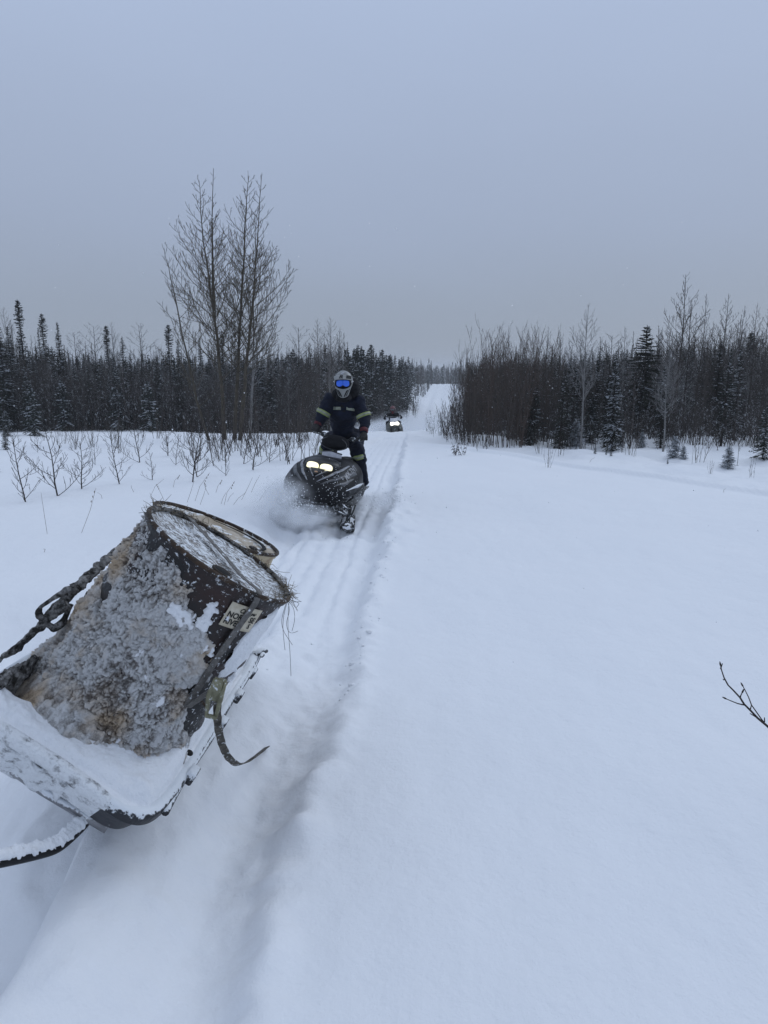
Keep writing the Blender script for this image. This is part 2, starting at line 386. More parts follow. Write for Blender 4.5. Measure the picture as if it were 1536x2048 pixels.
st = mth('MULTIPLY', mth('MULTIPLY', g1, g2), mth('MULTIPLY_ADD', noi(14), .65, -.10), clamp=True)
mix = n('ShaderNodeMix'); mix.data_type = 'RGBA'; l(st, mix.inputs[0]); mix.inputs[7].default_value = (.46, .43, .42, 1)
rr = n('ShaderNodeValToRGB'); l(noi(.7, 3), rr.inputs[0]); rr.color_ramp.elements[0].color = (.80, .82, .85, 1); rr.color_ramp.elements[1].color = (.85, .86, .88, 1)
l(rr.outputs[0], mix.inputs[6]); l(mix.outputs[2], b.inputs['Base Color'])
bm1 = n('ShaderNodeBump'); bm1.inputs['Strength'].default_value = .35; bm1.inputs['Distance'].default_value = .012; l(noi(38, 7, .7), bm1.inputs['Height'])
bm2 = n('ShaderNodeBump'); bm2.inputs['Strength'].default_value = .30; bm2.inputs['Distance'].default_value = .05; l(noi(5, 5, .6), bm2.inputs['Height']); l(bm1.outputs[0], bm2.inputs['Normal'])
l(bm2.outputs[0], b.inputs['Normal'])
ground.data.materials[0] = gm
def gza(x, y):
    x = np.atleast_1d(np.asarray(x, float)); y = np.atleast_1d(np.asarray(y, float))
    i = np.clip(np.searchsorted(xs_, x) - 1, 0, nx - 2); j = np.clip(np.searchsorted(ys, y) - 1, 0, ny - 2)
    fx = (x - xs_[i]) / (xs_[i + 1] - xs_[i]); fy = (y - ys[j]) / (ys[j + 1] - ys[j])
    return (ZZ[j, i] * (1 - fx) + ZZ[j, i + 1] * fx) * (1 - fy) + (ZZ[j + 1, i] * (1 - fx) + ZZ[j + 1, i + 1] * fx) * fy
def gz(x, y): return float(gza(x, y)[0])
def G(px, py, ymax=120):
    r = ray(px, py)
    y = np.concatenate([np.arange(1.0, 40, .02), np.arange(40, 400, .2)])
    p = np.array([0, 0, CZ]) + r[None] * (y / r[1])[:, None]
    z = gza(p[:, 0], p[:, 1]); k = np.argmax(p[:, 2] < z) if (p[:, 2] < z).any() else len(y) - 1
    return np.array([p[k, 0], p[k, 1], z[k]])

# ------------------------------------------------------------------ vegetation kit
class Tubes:
    """many thin tapered tubes"""
    def __init__(s): s.V = []; s.F = []; s.n = 0
    def add(s, pts, rad, sides=3):
        pts = np.asarray(pts, float); k = len(pts); rad = np.asarray(rad, float)
        T = np.empty_like(pts); T[1:-1] = pts[2:] - pts[:-2]; T[0] = pts[1] - pts[0]; T[-1] = pts[-1] - pts[-2]
        T /= np.linalg.norm(T, axis=1)[:, None] + 1e-9
        ref = np.array([0, 0, 1.]) if abs(T[0, 2]) < .9 else np.array([1., 0, 0])
        X = np.cross(T, ref); X /= np.linalg.norm(X, axis=1)[:, None] + 1e-9; Y = np.cross(T, X)
        a = np.arange(sides) * 2 * math.pi / sides
        V = pts[:, None, :] + rad[:, None, None] * (np.cos(a)[None, :, None] * X[:, None] + np.sin(a)[None, :, None] * Y[:, None])
        i, j = np.meshgrid(np.arange(k - 1), np.arange(sides), indexing='ij'); j2 = (j + 1) % sides
        Fc = np.stack([i * sides + j, i * sides + j2, (i + 1) * sides + j2, (i + 1) * sides + j], -1).reshape(-1, 4) + s.n
        s.V.append(V.reshape(-1, 3)); s.F.append(Fc); s.n += k * sides
    def arr(s): return np.concatenate(s.V), np.concatenate(s.F)
def U(a, b): return random.uniform(a, b)
def unit(v): return v / (np.linalg.norm(v) + 1e-9)
def limb(T, p, d, L, r, lvl, maxl, curl=.25, dens=7, spread=.7, rmin=.0035, seg=5, wob=.12, start=.2, lenf=.45, sides=3):
    """a limb that curls upwards, with its own side shoots"""
    pts = [np.array(p, float)]; d = unit(np.array(d, float)); st = L / seg
    for i in range(seg):
        d = unit(d + np.array([U(-wob, wob), U(-wob, wob), curl * .5 + U(-wob, wob) * .5]))
        pts.append(pts[-1] + d * st)
    rad = np.linspace(r, max(rmin, r * .25), seg + 1)
    T.add(pts, rad, sides)
    if lvl >= maxl: return
    nb = max(1, int(dens * L + U(0, 1))) if lvl > 0 else int(dens * L)
    for b_ in range(nb):
        t_ = start + (1 - start) * (b_ + U(.1, .9)) / nb
        k = min(seg - 1, int(t_ * seg)); f = t_ * seg - k
        q = pts[k] * (1 - f) + pts[k + 1] * f; ax = unit(pts[k + 1] - pts[k])
        side = unit(np.cross(ax, np.array([U(-1, 1), U(-1, 1), U(-.3, .3)])))
        dd = unit(ax * (1 - spread * .45) + side * spread)
        LL = L * lenf * (1.15 - t_ * .8) * U(.6, 1.2)
        if LL < .06: continue
        limb(T, q, dd, LL, max(rmin, r * (1 - t_ * .7) * .5), lvl + 1, maxl, curl, dens * 1.0, spread, rmin, max(2, seg - 1), wob, start, lenf, 3)
def grow_bare(trunk, r0, levels=3, nb=26, brl=.34, start=.3, ang=.75, curl=.30, dens=4, rmin=.004, H=None, crown_pow=.7, minlen=.12):
    """trunk: polyline; returns (trunk Tubes, crown Tubes)"""
    TT, CC = Tubes(), Tubes(); tr = np.array(trunk, float)
    L = np.linalg.norm(tr[-1] - tr[0]) if H is None else H
    n_ = len(tr); rad = r0 * ((1 - np.linspace(0, 1, n_)) ** 1.25 * .97 + .03) + rmin
    TT.add(tr, rad, 7)
    for i in range(nb):
        t_ = start + (1 - start) * ((i + U(0, 1)) / nb); t_ = min(t_, .985)
        k = min(n_ - 2, int(t_ * (n_ - 1))); f = t_ * (n_ - 1) - k
        p = tr[k] * (1 - f) + tr[k + 1] * f; ax = unit(tr[k + 1] - tr[k])
        az = i * 2.4 + U(-.6, .6); side = np.array([math.cos(az), math.sin(az), 0])
        u_ = (1 - t_) / (1 - start)
        LL = L * brl * max(minlen, min(1, (u_ ** crown_pow) * (1.0 if t_ > start + .12 else .75))) * U(.75, 1.15)
        limb(CC, p, ax * (1 - ang * .55) + side * ang, LL, max(rmin, r0 * .30 * (.25 + .75 * u_)), 1, levels, curl, dens, .62, rmin, 5)
    return TT, CC
def wavy(base, top, n_=9, w_=.01):
    base = np.array(base, float); top = np.array(top, float); L = np.linalg.norm(top - base); pts = []
    a = U(0, 6); 
    for i in range(n_):
        t_ = i / (n_ - 1); p = base * (1 - t_) + top * t_
        p = p + np.array([math.sin(a + t_ * 5), math.cos(a * 1.3 + t_ * 4), 0]) * w_ * L * math.sin(t_ * math.pi)
        pts.append(p)
    return pts
def meshdata(name, V, Fc, ms, midx=None, smooth=False):
    o = mk(name, V, Fc, ms, None, smooth, midx); me = o.data; bpy.data.objects.remove(o); return me
def bare_variant(H, r0, m, **k):
    TT, CC = grow_bare(wavy((0, 0, -.3), (U(-.008, .008) * H, U(-.008, .008) * H, H), 9, .010), r0, H=H, **k)
    return (meshdata('trunk', *TT.arr(), [m]), meshdata('crown', *CC.arr(), [m]), H)
def spruce_arrays(H, rad, whorl=.13, per=6, sprig=6, bare_base=.05, pow_=.75, club=False, snow=.16, gap=0, w_=.05):
    """trunk tube + crown of short needle sprigs"""
    TT = Tubes(); TT.add(wavy((0, 0, -.3), (0, 0, H), 7, .004), np.linspace(.012 * H + .01, .008, 7), 6)
    V = []; Fc = []; I = []; z = H * bare_base; nv = 0
    while z < H * .99:
        t_ = (z - H * bare_base) / (H * (1 - bare_base)); rr_ = rad * (max(0, 1 - t_) ** pow_) + .025
        if t_ < .12: rr_ *= .5 + t_ * 4
        if club: rr_ = rad * (.46 * (1 - t_) ** .5 + .20 * math.exp(-((t_ - .84) / .10) ** 2)) * (.85 + .22 * math.sin(z * 3.1))
        for b_ in range(per):
            if random.random() < gap: continue
            az = U(0, 6.283); L = rr_ * U(.55, 1.15); droop = -.45 + .75 * t_ + U(-.15, .15)
            d = np.array([math.cos(az), math.sin(az), droop]); d = unit(d); sd_ = np.array([-math.sin(az), math.cos(az), 0])
            p0 = np.array([0, 0, z])
            ns = max(2, int(sprig * min(1, L / .45)))
            isn = random.random() < snow
            for s_ in range(ns):
                u_ = (s_ + .6) / ns; q = p0 + d * L * u_ + np.array([0, 0, -.15 * L * u_ * u_ + (.12 * L * u_ ** 3)])
                sl = (.30 * L * (1 - u_) + min(.09, .05 + L * .25)) * U(.7, 1.2); sgn = 1 if s_ % 2 else -1
                e_ = unit(d * .75 + sd_ * sgn * .8 + np.array([0, 0, U(-.35, .1)])) if s_ < ns - 1 else d
                wv = np.array([U(-.3, .3), U(-.3, .3), 1]) * w_ * U(.7, 1.3) * .5
                wh = unit(np.cross(e_, np.array([0, 0, 1.]))) * w_ * U(.7, 1.3) * .6
                for wq in (wv, wh):
                    V += [q - wq, q + e_ * sl, q + wq, q - e_ * sl * .35]; Fc.append((nv, nv + 1, nv + 2, nv + 3)); nv += 4
                    I.append(1 if (isn and random.random() < .65) or random.random() < snow * .25 else 0)
        z += whorl * U(.7, 1.3) * (.6 + .4 * (1 - t_))
    for k in range(14):
        z = H * (.985 - .012 * k); a = U(0, 6.28); q = np.array([0, 0, z]); e_ = unit(np.array([math.cos(a) * .45, math.sin(a) * .45, 1.0])); wh = np.array([-math.sin(a), math.cos(a), 0]) * w_ * .45; sl = .10 + .012 * k
        V += [q - wh, q + e_ * sl, q + wh, q - e_ * .02]; Fc.append((nv, nv + 1, nv + 2, nv + 3)); nv += 4; I.append(0)
    tv, tf = TT.arr()
    return tv, tf, np.array(V), np.array(Fc), I
def spruce_variant(m='needle', **k):
    tv, tf, V, Fc, I = spruce_arrays(**k)
    return (meshdata('trunk', tv, tf, [M['bark_dark']]), meshdata('crown', V, Fc, [M[m], M['treesnow']], I), k['H'])
def plant(name, var, loc, sc, rz, label, cat, group, lean=(0, 0)):
    o = bpy.data.objects.new(name, None); COL.objects.link(o); o.empty_display_size = .2
    o.location = loc; o.scale = (sc[0], sc[0], sc[1]) if isinstance(sc, tuple) else (sc,) * 3; o.rotation_euler = (lean[0], lean[1], rz)
    tag(o, label, cat, group)
    link('trunk', var[0], o); link('crown', var[1], o)
    return o

# variants --------------------------------------------------------
bare_v = [bare_variant(8, .060, M['bark'], nb=40, brl=.30, start=.28, dens=4.4, levels=3, curl=.34, ang=.70, rmin=.0066, crown_pow=.8),
          bare_variant(8, .055, M['bark_snow'], nb=36, brl=.24, start=.35, dens=4.4, levels=3, curl=.40, ang=.62, rmin=.0066, crown_pow=.7),
          bare_variant(8, .070, M['bark_pale'], nb=38, brl=.30, start=.34, dens=4.4, levels=3, curl=.34, ang=.72, rmin=.0066, crown_pow=.7),
          bare_variant(8, .050, M['bark'], nb=40, brl=.21, start=.25, dens=4.4, levels=3, curl=.35, ang=.62, rmin=.0066),
          bare_variant(8, .070, M['bark_dark'], nb=34, brl=.28, start=.30, dens=3.2, levels=3, curl=.22, ang=.82, rmin=.0066, crown_pow=.45, minlen=.3)]
spr_v = [spruce_variant(H=7, rad=.95, whorl=.14, per=6, sprig=7, snow=.20, pow_=.95),
         spruce_variant(H=7, rad=.72, whorl=.12, per=6, sprig=6, snow=.14, pow_=.85),
         spruce_variant(H=7, rad=.80, whorl=.15, per=5, sprig=6, snow=.08, pow_=.8, gap=.2),
         spruce_variant(H=7, rad=.85, whorl=.085, per=6, sprig=5, snow=.05, club=True, gap=.1),
         spruce_variant(H=7, rad=1.10, whorl=.15, per=7, sprig=8, snow=.30, bare_base=.02, pow_=.9)]
def clump_variant(nst, H, spread, m, r=.012, lv=2, dens=3.0, rmin=.0035):
    """alder / willow: several upright stems from one root. first stems = trunk mesh, shoots = crown mesh"""
    TT, CC = Tubes(), Tubes()
    for s_ in range(nst):
        az = U(0, 6.28); q = U(0, .5) * spread; h = H * U(.6, 1.08); top = np.array([math.cos(az), math.sin(az), 0]) * (q + U(.2, 1) * spread * .9) + np.array([0, 0, h])
        pl = np.array(wavy((math.cos(az) * q, math.sin(az) * q, -.2), top, 6, .03)); TT.add(pl, np.linspace(r * U(.7, 1.2), rmin, 6), 4)
        for b_ in range(int(dens * h)):
            t_ = U(.18, .97); k = min(4, int(t_ * 5)); f = t_ * 5 - k; p = pl[k] * (1 - f) + pl[k + 1] * f
            a2 = U(0, 6.28)
            limb(CC, p, np.array([math.cos(a2) * .6, math.sin(a2) * .6, .75]), h * U(.10, .26) * (1.15 - t_ * .6), max(rmin, r * .5), 1, lv, .3, 4, .6, rmin, 4)
    return (meshdata('trunk', *TT.arr(), [m]), meshdata('crown', *CC.arr(), [m]), H)
alder_v = [clump_variant(15, 3.4, .95, M['bark_red'], dens=4.5), clump_variant(12, 3.4, .8, M['bark'], dens=4.5), clump_variant(17, 3.4, 1.15, M['bark_red'], dens=4.5)]
will_v = [clump_variant(7, 1.2, .55, M['bark'], r=.006, rmin=.003, dens=8), clump_variant(4, 1.2, .50, M['bark_dark'], r=.007, rmin=.003, dens=9)]
def sapling_variant(H, nb, brl, m):
    TT, CC = Tubes(), Tubes(); tr = np.array(wavy((0, 0, -.3), (U(-.05, .05), U(-.05, .05), H), 7, .02)); TT.add(tr, np.linspace(.020, .005, 7), 6)
    for i in range(nb):
        t_ = .14 + .84 * (i + U(0, 1)) / nb; k = min(5, int(t_ * 6)); f = t_ * 6 - k; p = tr[k] * (1 - f) + tr[k + 1] * f
        az = i * 2.4 + U(-.5, .5)
        limb(CC, p, np.array([math.cos(az) * .85, math.sin(az) * .85, .30]), brl * (1.15 - t_ * .75) * U(.45, 1.25), .0085 * (1.2 - t_ * .6), 1, 3, .34, 7.5, .60, .0040, 6, wob=.18, lenf=.46)
    return (meshdata('trunk', *TT.arr(), [m]), meshdata('crown', *CC.arr(), [m]), H)
sap_v = [sapling_variant(1.5, 17, .80, M['bark_dark']), sapling_variant(1.5, 14, .92, M['bark_dark']), sapling_variant(1.5, 17, .70, M['bark_dark']), sapling_variant(1.5, 12, .70, M['bark_dark'])]

def top_h(base, px_top_y):
    """real height that reaches photo row px_top_y at base distance"""
    r = ray(768, px_top_y); return CZ + r[2] / r[1] * base[1] - base[2]
def at(px, y, dz=0):
    x = (px - 768) / F * (y * CT + (CZ + 1.5) * ST); return np.array([x, y, gz(x, y) + dz])

# ---- the tall poplars
def explicit_tree(name, pix, y, r0, m, label, group=None, forks=(), **k):
    pts = [P(px, py, y + .15 * math.sin(i * 1.7)) for i, (px, py) in enumerate(pix)]
    b0 = pts[0]; g_ = gz(b0[0], b0[1]); b0[2] = g_ - .15
    pts = np.array(pts)
    dense = [pts[0]]
    for a, b_ in zip(pts[:-1], pts[1:]):
        for s_ in (.33, .66, 1.0): dense.append(a * (1 - s_) + b_ * s_ + (np.array([U(-.02, .02), U(-.02, .02), 0]) if s_ < 1 else 0))
    TT, CC = grow_bare(dense, r0, **k)
    for fk, fr, kk in forks:
        fp = np.array([P(px, py, y + .25 * (i > 0)) for i, (px, py) in enumerate(fk)])
        t2, c2 = grow_bare([fp[0] * (1 - s_) + fp[1] * s_ if False else q for q, s_ in zip(np.array([np.array([np.interp(u_, np.linspace(0, 1, len(fp)), fp[:, ax]) for ax in range(3)]) for u_ in np.linspace(0, 1, 8)]), range(8))], fr, **kk)
        vv, ff = t2.arr(); TT.V.append(vv); TT.F.append(ff + TT.n); TT.n += len(vv)
        vv, ff = c2.arr(); CC.V.append(vv); CC.F.append(ff + CC.n); CC.n += len(vv)
    o = thing(name, label, 'tree', (b0[0], b0[1], g_), None, group)
    mk('trunk', *TT.arr(), M[m], o, True); mk('crown', *CC.arr(), M[m], o, False)
    return o
Yb = 23.5
kw = dict(levels=3, dens=6.0, curl=.33, ang=.88, rmin=.0054, crown_pow=1.0)
explicit_tree('poplar_tree', [(423, 900), (407, 850), (391, 789), (372, 700), (353, 607), (340, 550), (328, 496)], Yb - .4, .048, 'bark_olive', 'slender left-leaning bare poplar, leftmost of the tall clump behind the snowmobile', 'tall bare poplars in one clump', nb=28, brl=.34, start=.26, **{**kw, 'ang': .92})
explicit_tree('poplar_tree', [(451, 896), (446, 820), (442, 759), (436, 690), (429, 636), (416, 540), (406, 481), (401, 420), (398, 361)], Yb, .072, 'bark_olive', 'thick bare poplar with two leaders whose crown is the highest of the clump', 'tall bare poplars in one clump', nb=50, brl=.36, start=.24,
              forks=[([(429, 636), (426, 560), (425, 500), (424, 430), (427, 338)], .055, dict(nb=32, brl=.30, start=.1, **kw))], **kw)
explicit_tree('poplar_tree', [(469, 896), (473, 800), (477, 730), (482, 627), (487, 540), (489, 466), (493, 400), (498, 352)], Yb + .5, .070, 'bark_olive', 'straight bare poplar in the middle of the tall clump', 'tall bare poplars in one clump', nb=50, brl=.28, start=.24, **kw)
explicit_tree('poplar_tree', [(479, 894), (487, 800), (494, 715), (504, 627), (509, 570), (511, 525), (518, 430), (523, 352)], Yb - .2, .070, 'bark_olive', 'bare poplar curving to the right whose wide crown overhangs the rider side', 'tall bare poplars in one clump', nb=54, brl=.30, start=.22, **kw)
explicit_tree('poplar_tree', [(500, 892), (503, 800), (506, 730), (508, 660), (507, 600), (513, 560)], Yb + 1.0, .05, 'bark_pale', 'short pale grey dead poplar at the right edge of the tall clump', 'tall bare poplars in one clump', nb=26, brl=.40, start=.25, **kw)

# ---- individually placed skyline trees: (px, row of top, distance, variant kind, variant, width scale, label)
sky = [(45, 598, 42, 's', 3, 1.0, 'tall thin black spruce rising highest at the far left skyline'),
       (91, 626, 44, 's', 3, 1.0, 'thin black spruce second from the left above the skyline'),
       (122, 644, 42, 's', 1, 1.0, 'pointed dense dark spruce right of two taller thin spruces'),
       (82, 655, 46, 's', 1, .7, 'small pointed spruce between the tall thin spruces at left'),
       (4, 640, 36, 's', 0, 1.3, 'broad dark spruce cut off by the left picture edge'),
       (24, 652, 38, 's', 0, 1.1, 'dark spruce just right of the one at the left picture edge'),
       (217, 650, 46, 's', 3, 1.0, 'thin club topped spruce standing alone above the left forest'),
       (248, 672, 40, 's', 2, 1.2, 'bushy topped spruce left of the tall poplars'),
       (340, 648, 46, 's', 3, 1.2, 'club topped spruce seen through the left poplar branches'),
       (358, 678, 48, 's', 1, 1.0, 'dark spruce right of a club topped one behind the poplars'),
       (447, 660, 47, 's', 3, .8, 'thin spruce visible between the poplar trunks'),
       (402, 676, 45, 's', 1, 1.0, 'pointed spruce behind the left poplar trunks'),
       (420, 684, 49, 's', 0, .8, 'conical spruce between the first and second poplar trunk'),
       (18, 616, 44, 'b', 2, 1.0, 'bare aspen behind the spruces at the far left'),
       (30, 640, 47, 'b', 0, 1.0, 'small bare aspen between the far left spruces'),
       (155, 668, 50, 'b', 4, 1.5, 'rounded bare tree right of the pointed dense spruce'),
       (196, 652, 48, 'b', 4, 1.3, 'wide bare tree just left of the lone club topped spruce'),
       (228, 645, 48, 'b', 2, 1.0, 'bare tree leaning beside the lone club topped spruce'),
       (283, 650, 44, 'b', 4, 1.2, 'crooked bare tree with drooping top left of the poplars'),
       (636, 640, 38, 'b', 0, 1.3, 'bare aspen left of the rider above the forest'),
       (660, 636, 40, 'b', 2, 1.2, 'pale bare aspen directly above the rider helmet'),
       (598, 655, 40, 'b', 4, 1.2, 'bare aspen between the poplars and the rider'),
       (680, 655, 44, 'b', 1, 1.1, 'thin bare aspen above and right of the rider helmet'),
       (1171, 609, 20.5, 'b', 2, .95, 'lone bare aspen in front of the woods right of the thicket'),
       (1289, 650, 24, 'X', 0, 1, 'tall ragged spruce with an open trunk in the right woods'),
       (1362, 549, 25, 'b', 0, 1.25, 'tallest bare aspen on the right side'),
       (1376, 600, 25.5, 'b', 1, 1.1, 'bare aspen close behind the tallest right aspen'),
       (1401, 588, 25, 'b', 3, 1.0, 'bare aspen leaning right beside the tallest right aspen'),
       (1445, 590, 25, 'b', 0, 1.2, 'bare aspen left of the last group at the right edge'),
       (1478, 612, 26, 'b', 1, 1.1, 'bare aspen in the group near the right edge, left one'),
       (1505, 610, 25, 'b', 0, 1.1, 'bare aspen in the group near the right edge, middle one'),
       (1530, 618, 24, 'b', 3, 1.3, 'bare aspen at the right picture edge'),
       (1068, 650, 25, 'b', 3, .9, 'slim bare aspen behind the red brown thicket'),
       (1092, 654, 27, 'b', 1, 1.0, 'pale topped bare aspen right of the thicket'),
       (1117, 664, 26, 'b', 3, 1.0, 'bare aspen between the thicket and the lone aspen'),
       (1218, 672, 24, 'b', 4, 1.5, 'round crowned bare tree left of the ragged spruce'),
       (1246, 655, 27, 'b', 2, 1.0, 'faint bare aspen just left of the ragged spruce'),
       (1496, 664, 30, 's', 3, 1.6, 'dense dark spruce top among the right edge aspens'),
       (1424, 690, 31, 's', 2, 1.0, 'tilted dark spruce top right of the tallest aspen'),
       (1175, 714, 30, 's', 1, .8, 'small spruce tip behind the lone aspen'),
       (765, 698, 78, 's', 3, 1.2, 'tallest club topped spruce left of the trail'),
       (742, 688, 72, 's', 3, 1.3, 'club topped spruce pair member nearest the rider, taller'),
       (722, 692, 66, 's', 1, 1.2, 'pointed spruce just right of the rider helmet'),
       (778, 710, 86, 's', 3, 1.2, 'club topped spruce closing the row toward the trail gap'),
       (752, 706, 80, 's', 1, 1.2, 'narrow spruce between club topped ones left of the trail')]
for px, top, y, kd, vi, ws, lab in sky:
    b_ = at(px, y); b_[0] = P(px, top * .6 + 860 * .4, y)[0]; b_[2] = gz(b_[0], y); h = top_h(b_, top)
    if kd == 'X':
        o = plant('spruce_tree', spruce_variant(H=h, rad=.92, whorl=.085, per=6, sprig=9, snow=.05, bare_base=.30, pow_=.80, gap=.22, w_=.04), b_, 1.0, 1.0, lab, 'tree', None)
        continue
    v = (spr_v if kd == 's' else bare_v)[vi]; s_ = h / v[2]
    plant('spruce_tree' if kd == 's' else 'bare_tree', v, b_, (s_ * ws, s_), U(0, 6), lab, 'tree', None, (U(-.008, .008), U(-.008, .008)))

# ---- forest fill
def lb(y): return np.interp(y, [0, 26, 32, 38, 45, 60, 90, 145, 250, 400], [-30, -30, -20, -9, -4.4, -1.6, 2.0, 5.6, 16.8, 26])
def rb(y): return np.interp(y, [0, 18, 21, 28, 35, 60, 90, 145, 250, 400], [9, 7, 4.2, 3.6, 4.6, 7.2, 10.6, 17.2, 25.0, 40])
cand = []
for y0 in np.concatenate([np.arange(20, 60, 1.15), np.arange(60, 130, 2.2), np.arange(130, 300, 5)]):
    sp_ = 1.0 if y0 < 60 else (1.7 if y0 < 130 else 3.0)
    # left side
    x = lb(y0) - .3
    lim = -.60 * y0 - 3
    while x > lim and y0 > 34:
        dep = (lb(y0) - x)
        cand.append((x + U(-.4, .4), y0 + U(-.5, .5), 'L', dep)); x -= sp_ * U(.7, 1.3) * (1 if dep < 14 else 1.4)
    x = rb(y0) + .3; lim = .60 * y0 + 3
    while x < lim:
        front = 19.5 + .12 * max(0, x - 5)
        if y0 > front and random.random() < .80: cand.append((x + U(-.4, .4), y0 + U(-.5, .5), 'R', x - rb(y0)))
        x += sp_ * U(.7, 1.3) * (1 if x - rb(y0) < 14 else 1.4)
items = []
for (x, y, sd_, dep) in cand:
    px = 768 + F * x / (y * CT + 3 * ST)
    if sd_ == 'L' and y < 36 + .35 * max(0, px - 300) / 40: 
        if px > 120: continue
    pk = .36 if sd_ == 'L' else .42
    if sd_ == 'L' and 700 < px < 830: pk = .8
    if sd_ == 'R' and y > 60: pk = .45
    sprc = random.random() < pk
    if y > 130: h = U(5, 9)
    elif sd_ == 'L':
        tgt = np.interp(px, [0, 60, 250, 560, 700, 760, 830], [680, 700, 722, 712, 703, 712, 738]) + U(-12, 26) - (U(0, 30) if not sprc and random.random() < .5 else 0)
        h = max(2.2, CZ + ray(768, tgt)[2] / ray(768, tgt)[1] * y - gz(x, y)) * U(.88, 1.04)
        if y > 75: h *= 1.0
    else:
        tgt = np.interp(px, [930, 1000, 1100, 1250, 1350, 1536], [745, 735, 722, 715, 700, 690]) + U(-16, 26)
        if not sprc: tgt -= U(0, 38)
        h = max(2.2, CZ + ray(768, tgt)[2] / ray(768, tgt)[1] * y - gz(x, y)) * U(.85, 1.04)
    items.append((y, x, h, sprc, sd_, px))
# distant ridge
for k in range(1400):
    y = U(330, 640); x = U(-.62, .62) * y
    items.append((y, x, U(6, 10), random.random() < .5, 'D', 768 + F * x / y))
for k in range(620):
    y = U(285, 430); px = U(770, 975); items.append((y, (px - 768) / F * y, U(5.5, 9.5), random.random() < .5, 'D', px))
items.sort()
low_s = [spruce_arrays(H=7, rad=r_, whorl=.30, per=5, sprig=3, snow=.14, w_=.12, pow_=.7) for r_ in (.8, .6, .7)]
low_b = []
for k in range(4):
    TT, CC = grow_bare(wavy((0, 0, -.3), (U(-.2, .2), 0, 8), 6, .01), .06, levels=2, nb=22, brl=.17, start=.2, dens=3, curl=.4, ang=.6, rmin=.011)
    a = TT.arr(); c = CC.arr(); low_b.append((np.concatenate([a[0], c[0]]), np.concatenate([a[1], c[1] + len(a[0])])))
def nbh(px, sd_, y):
    if sd_ == 'L': z_ = 'at the far left end' if px < 110 else 'above the sapling row, left part' if px < 230 else 'left of the tall poplars' if px < 380 else 'behind the tall poplars' if px < 530 else 'between the poplars and the rider' if px < 640 else 'behind the rider' if px < 745 else 'beside the valley trail'
    else: z_ = 'behind the brown thicket' if px < 1075 else 'around the lone pale aspen' if px < 1215 else 'around the ragged tall spruce' if px < 1330 else 'around the tallest right aspen' if px < 1440 else 'at the right picture edge'
    return z_ + (', front rows' if y < (44 if sd_ == 'L' else 27) else ', deeper rows')
SV, SF, SI, BV, BF = [], [], [], [], []; ns_ = nb_ = 0; cs = cb = 0
zone = {'L': ('left forest behind the snowy clearing', 'left'), 'R': ('right woods beyond the road shoulder', 'right')}
for (y, x, h, sprc, sd_, px) in items:
    z = gz(x, y); infr = -60 < px < 1600
    vis = infr and sd_ != 'D'
    near_front = vis and y < 75
    if sprc and cs < 225 and near_front:
        v = random.choice(spr_v[:3] + spr_v[4:] if y < 50 else spr_v); s_ = h / v[2]; cs += 1
        size = 'tall' if h > 5.2 else ('mid height' if h > 3.6 else 'short')
        plant('spruce_tree', v, (x, y, z), (s_ * U(.85, 1.35), s_), U(0, 6), f'{size} snow dusted spruce {nbh(px, sd_, y)}', 'tree', f'{size} forest spruces {nbh(px, sd_, y)}', (U(-.03, .03), U(-.03, .03)))
    elif (not sprc) and cb < 250 and near_front:
        v = random.choice(bare_v); s_ = h / v[2]; cb += 1
        size = 'tall' if h > 5.2 else ('mid height' if h > 3.6 else 'short')
        plant('bare_tree', v, (x, y, z), (s_ * U(.9, 1.3), s_), U(0, 6), f'{size} leafless brown tree {nbh(px, sd_, y)}', 'tree', f'{size} bare forest trees {nbh(px, sd_, y)}', (U(-.05, .05), U(-.05, .05)))
    elif infr:
        a = U(0, 6.28); ca, sa = math.cos(a), math.sin(a); Rm = np.array([[ca, -sa, 0], [sa, ca, 0], [0, 0, 1]])
        if sprc:
            tv, tf, V, Fc, I = random.choice(low_s); s_ = h / 7; wd = s_ * U(1.0, 1.6)
            V2 = (V * [wd, wd, s_]) @ Rm.T + [x, y, z]; SV.append(V2); SF.append(Fc + ns_); SI.append(np.array(I)); ns_ += len(V2)
        else:
            V, Fc = random.choice(low_b); s_ = h / 8; V2 = (V * [s_ * 1.2, s_ * 1.2, s_]) @ Rm.T + [x, y, z]; BV.append(V2); BF.append(Fc + nb_); nb_ += len(V2)
o = mk('distant_conifer_forest', np.concatenate(SV), np.concatenate(SF), [M['needle'], M['treesnow']], None, False, np.concatenate(SI)); tag(o, 'mass of small dark conifers deep in and beyond the woods', 'forest', kind='stuff')
o = mk('distant_bare_forest', np.concatenate(BV), np.concatenate(BF), M['bark'], None, False); tag(o, 'mass of fine leafless brown trees deep in and beyond the woods', 'forest', kind='stuff')

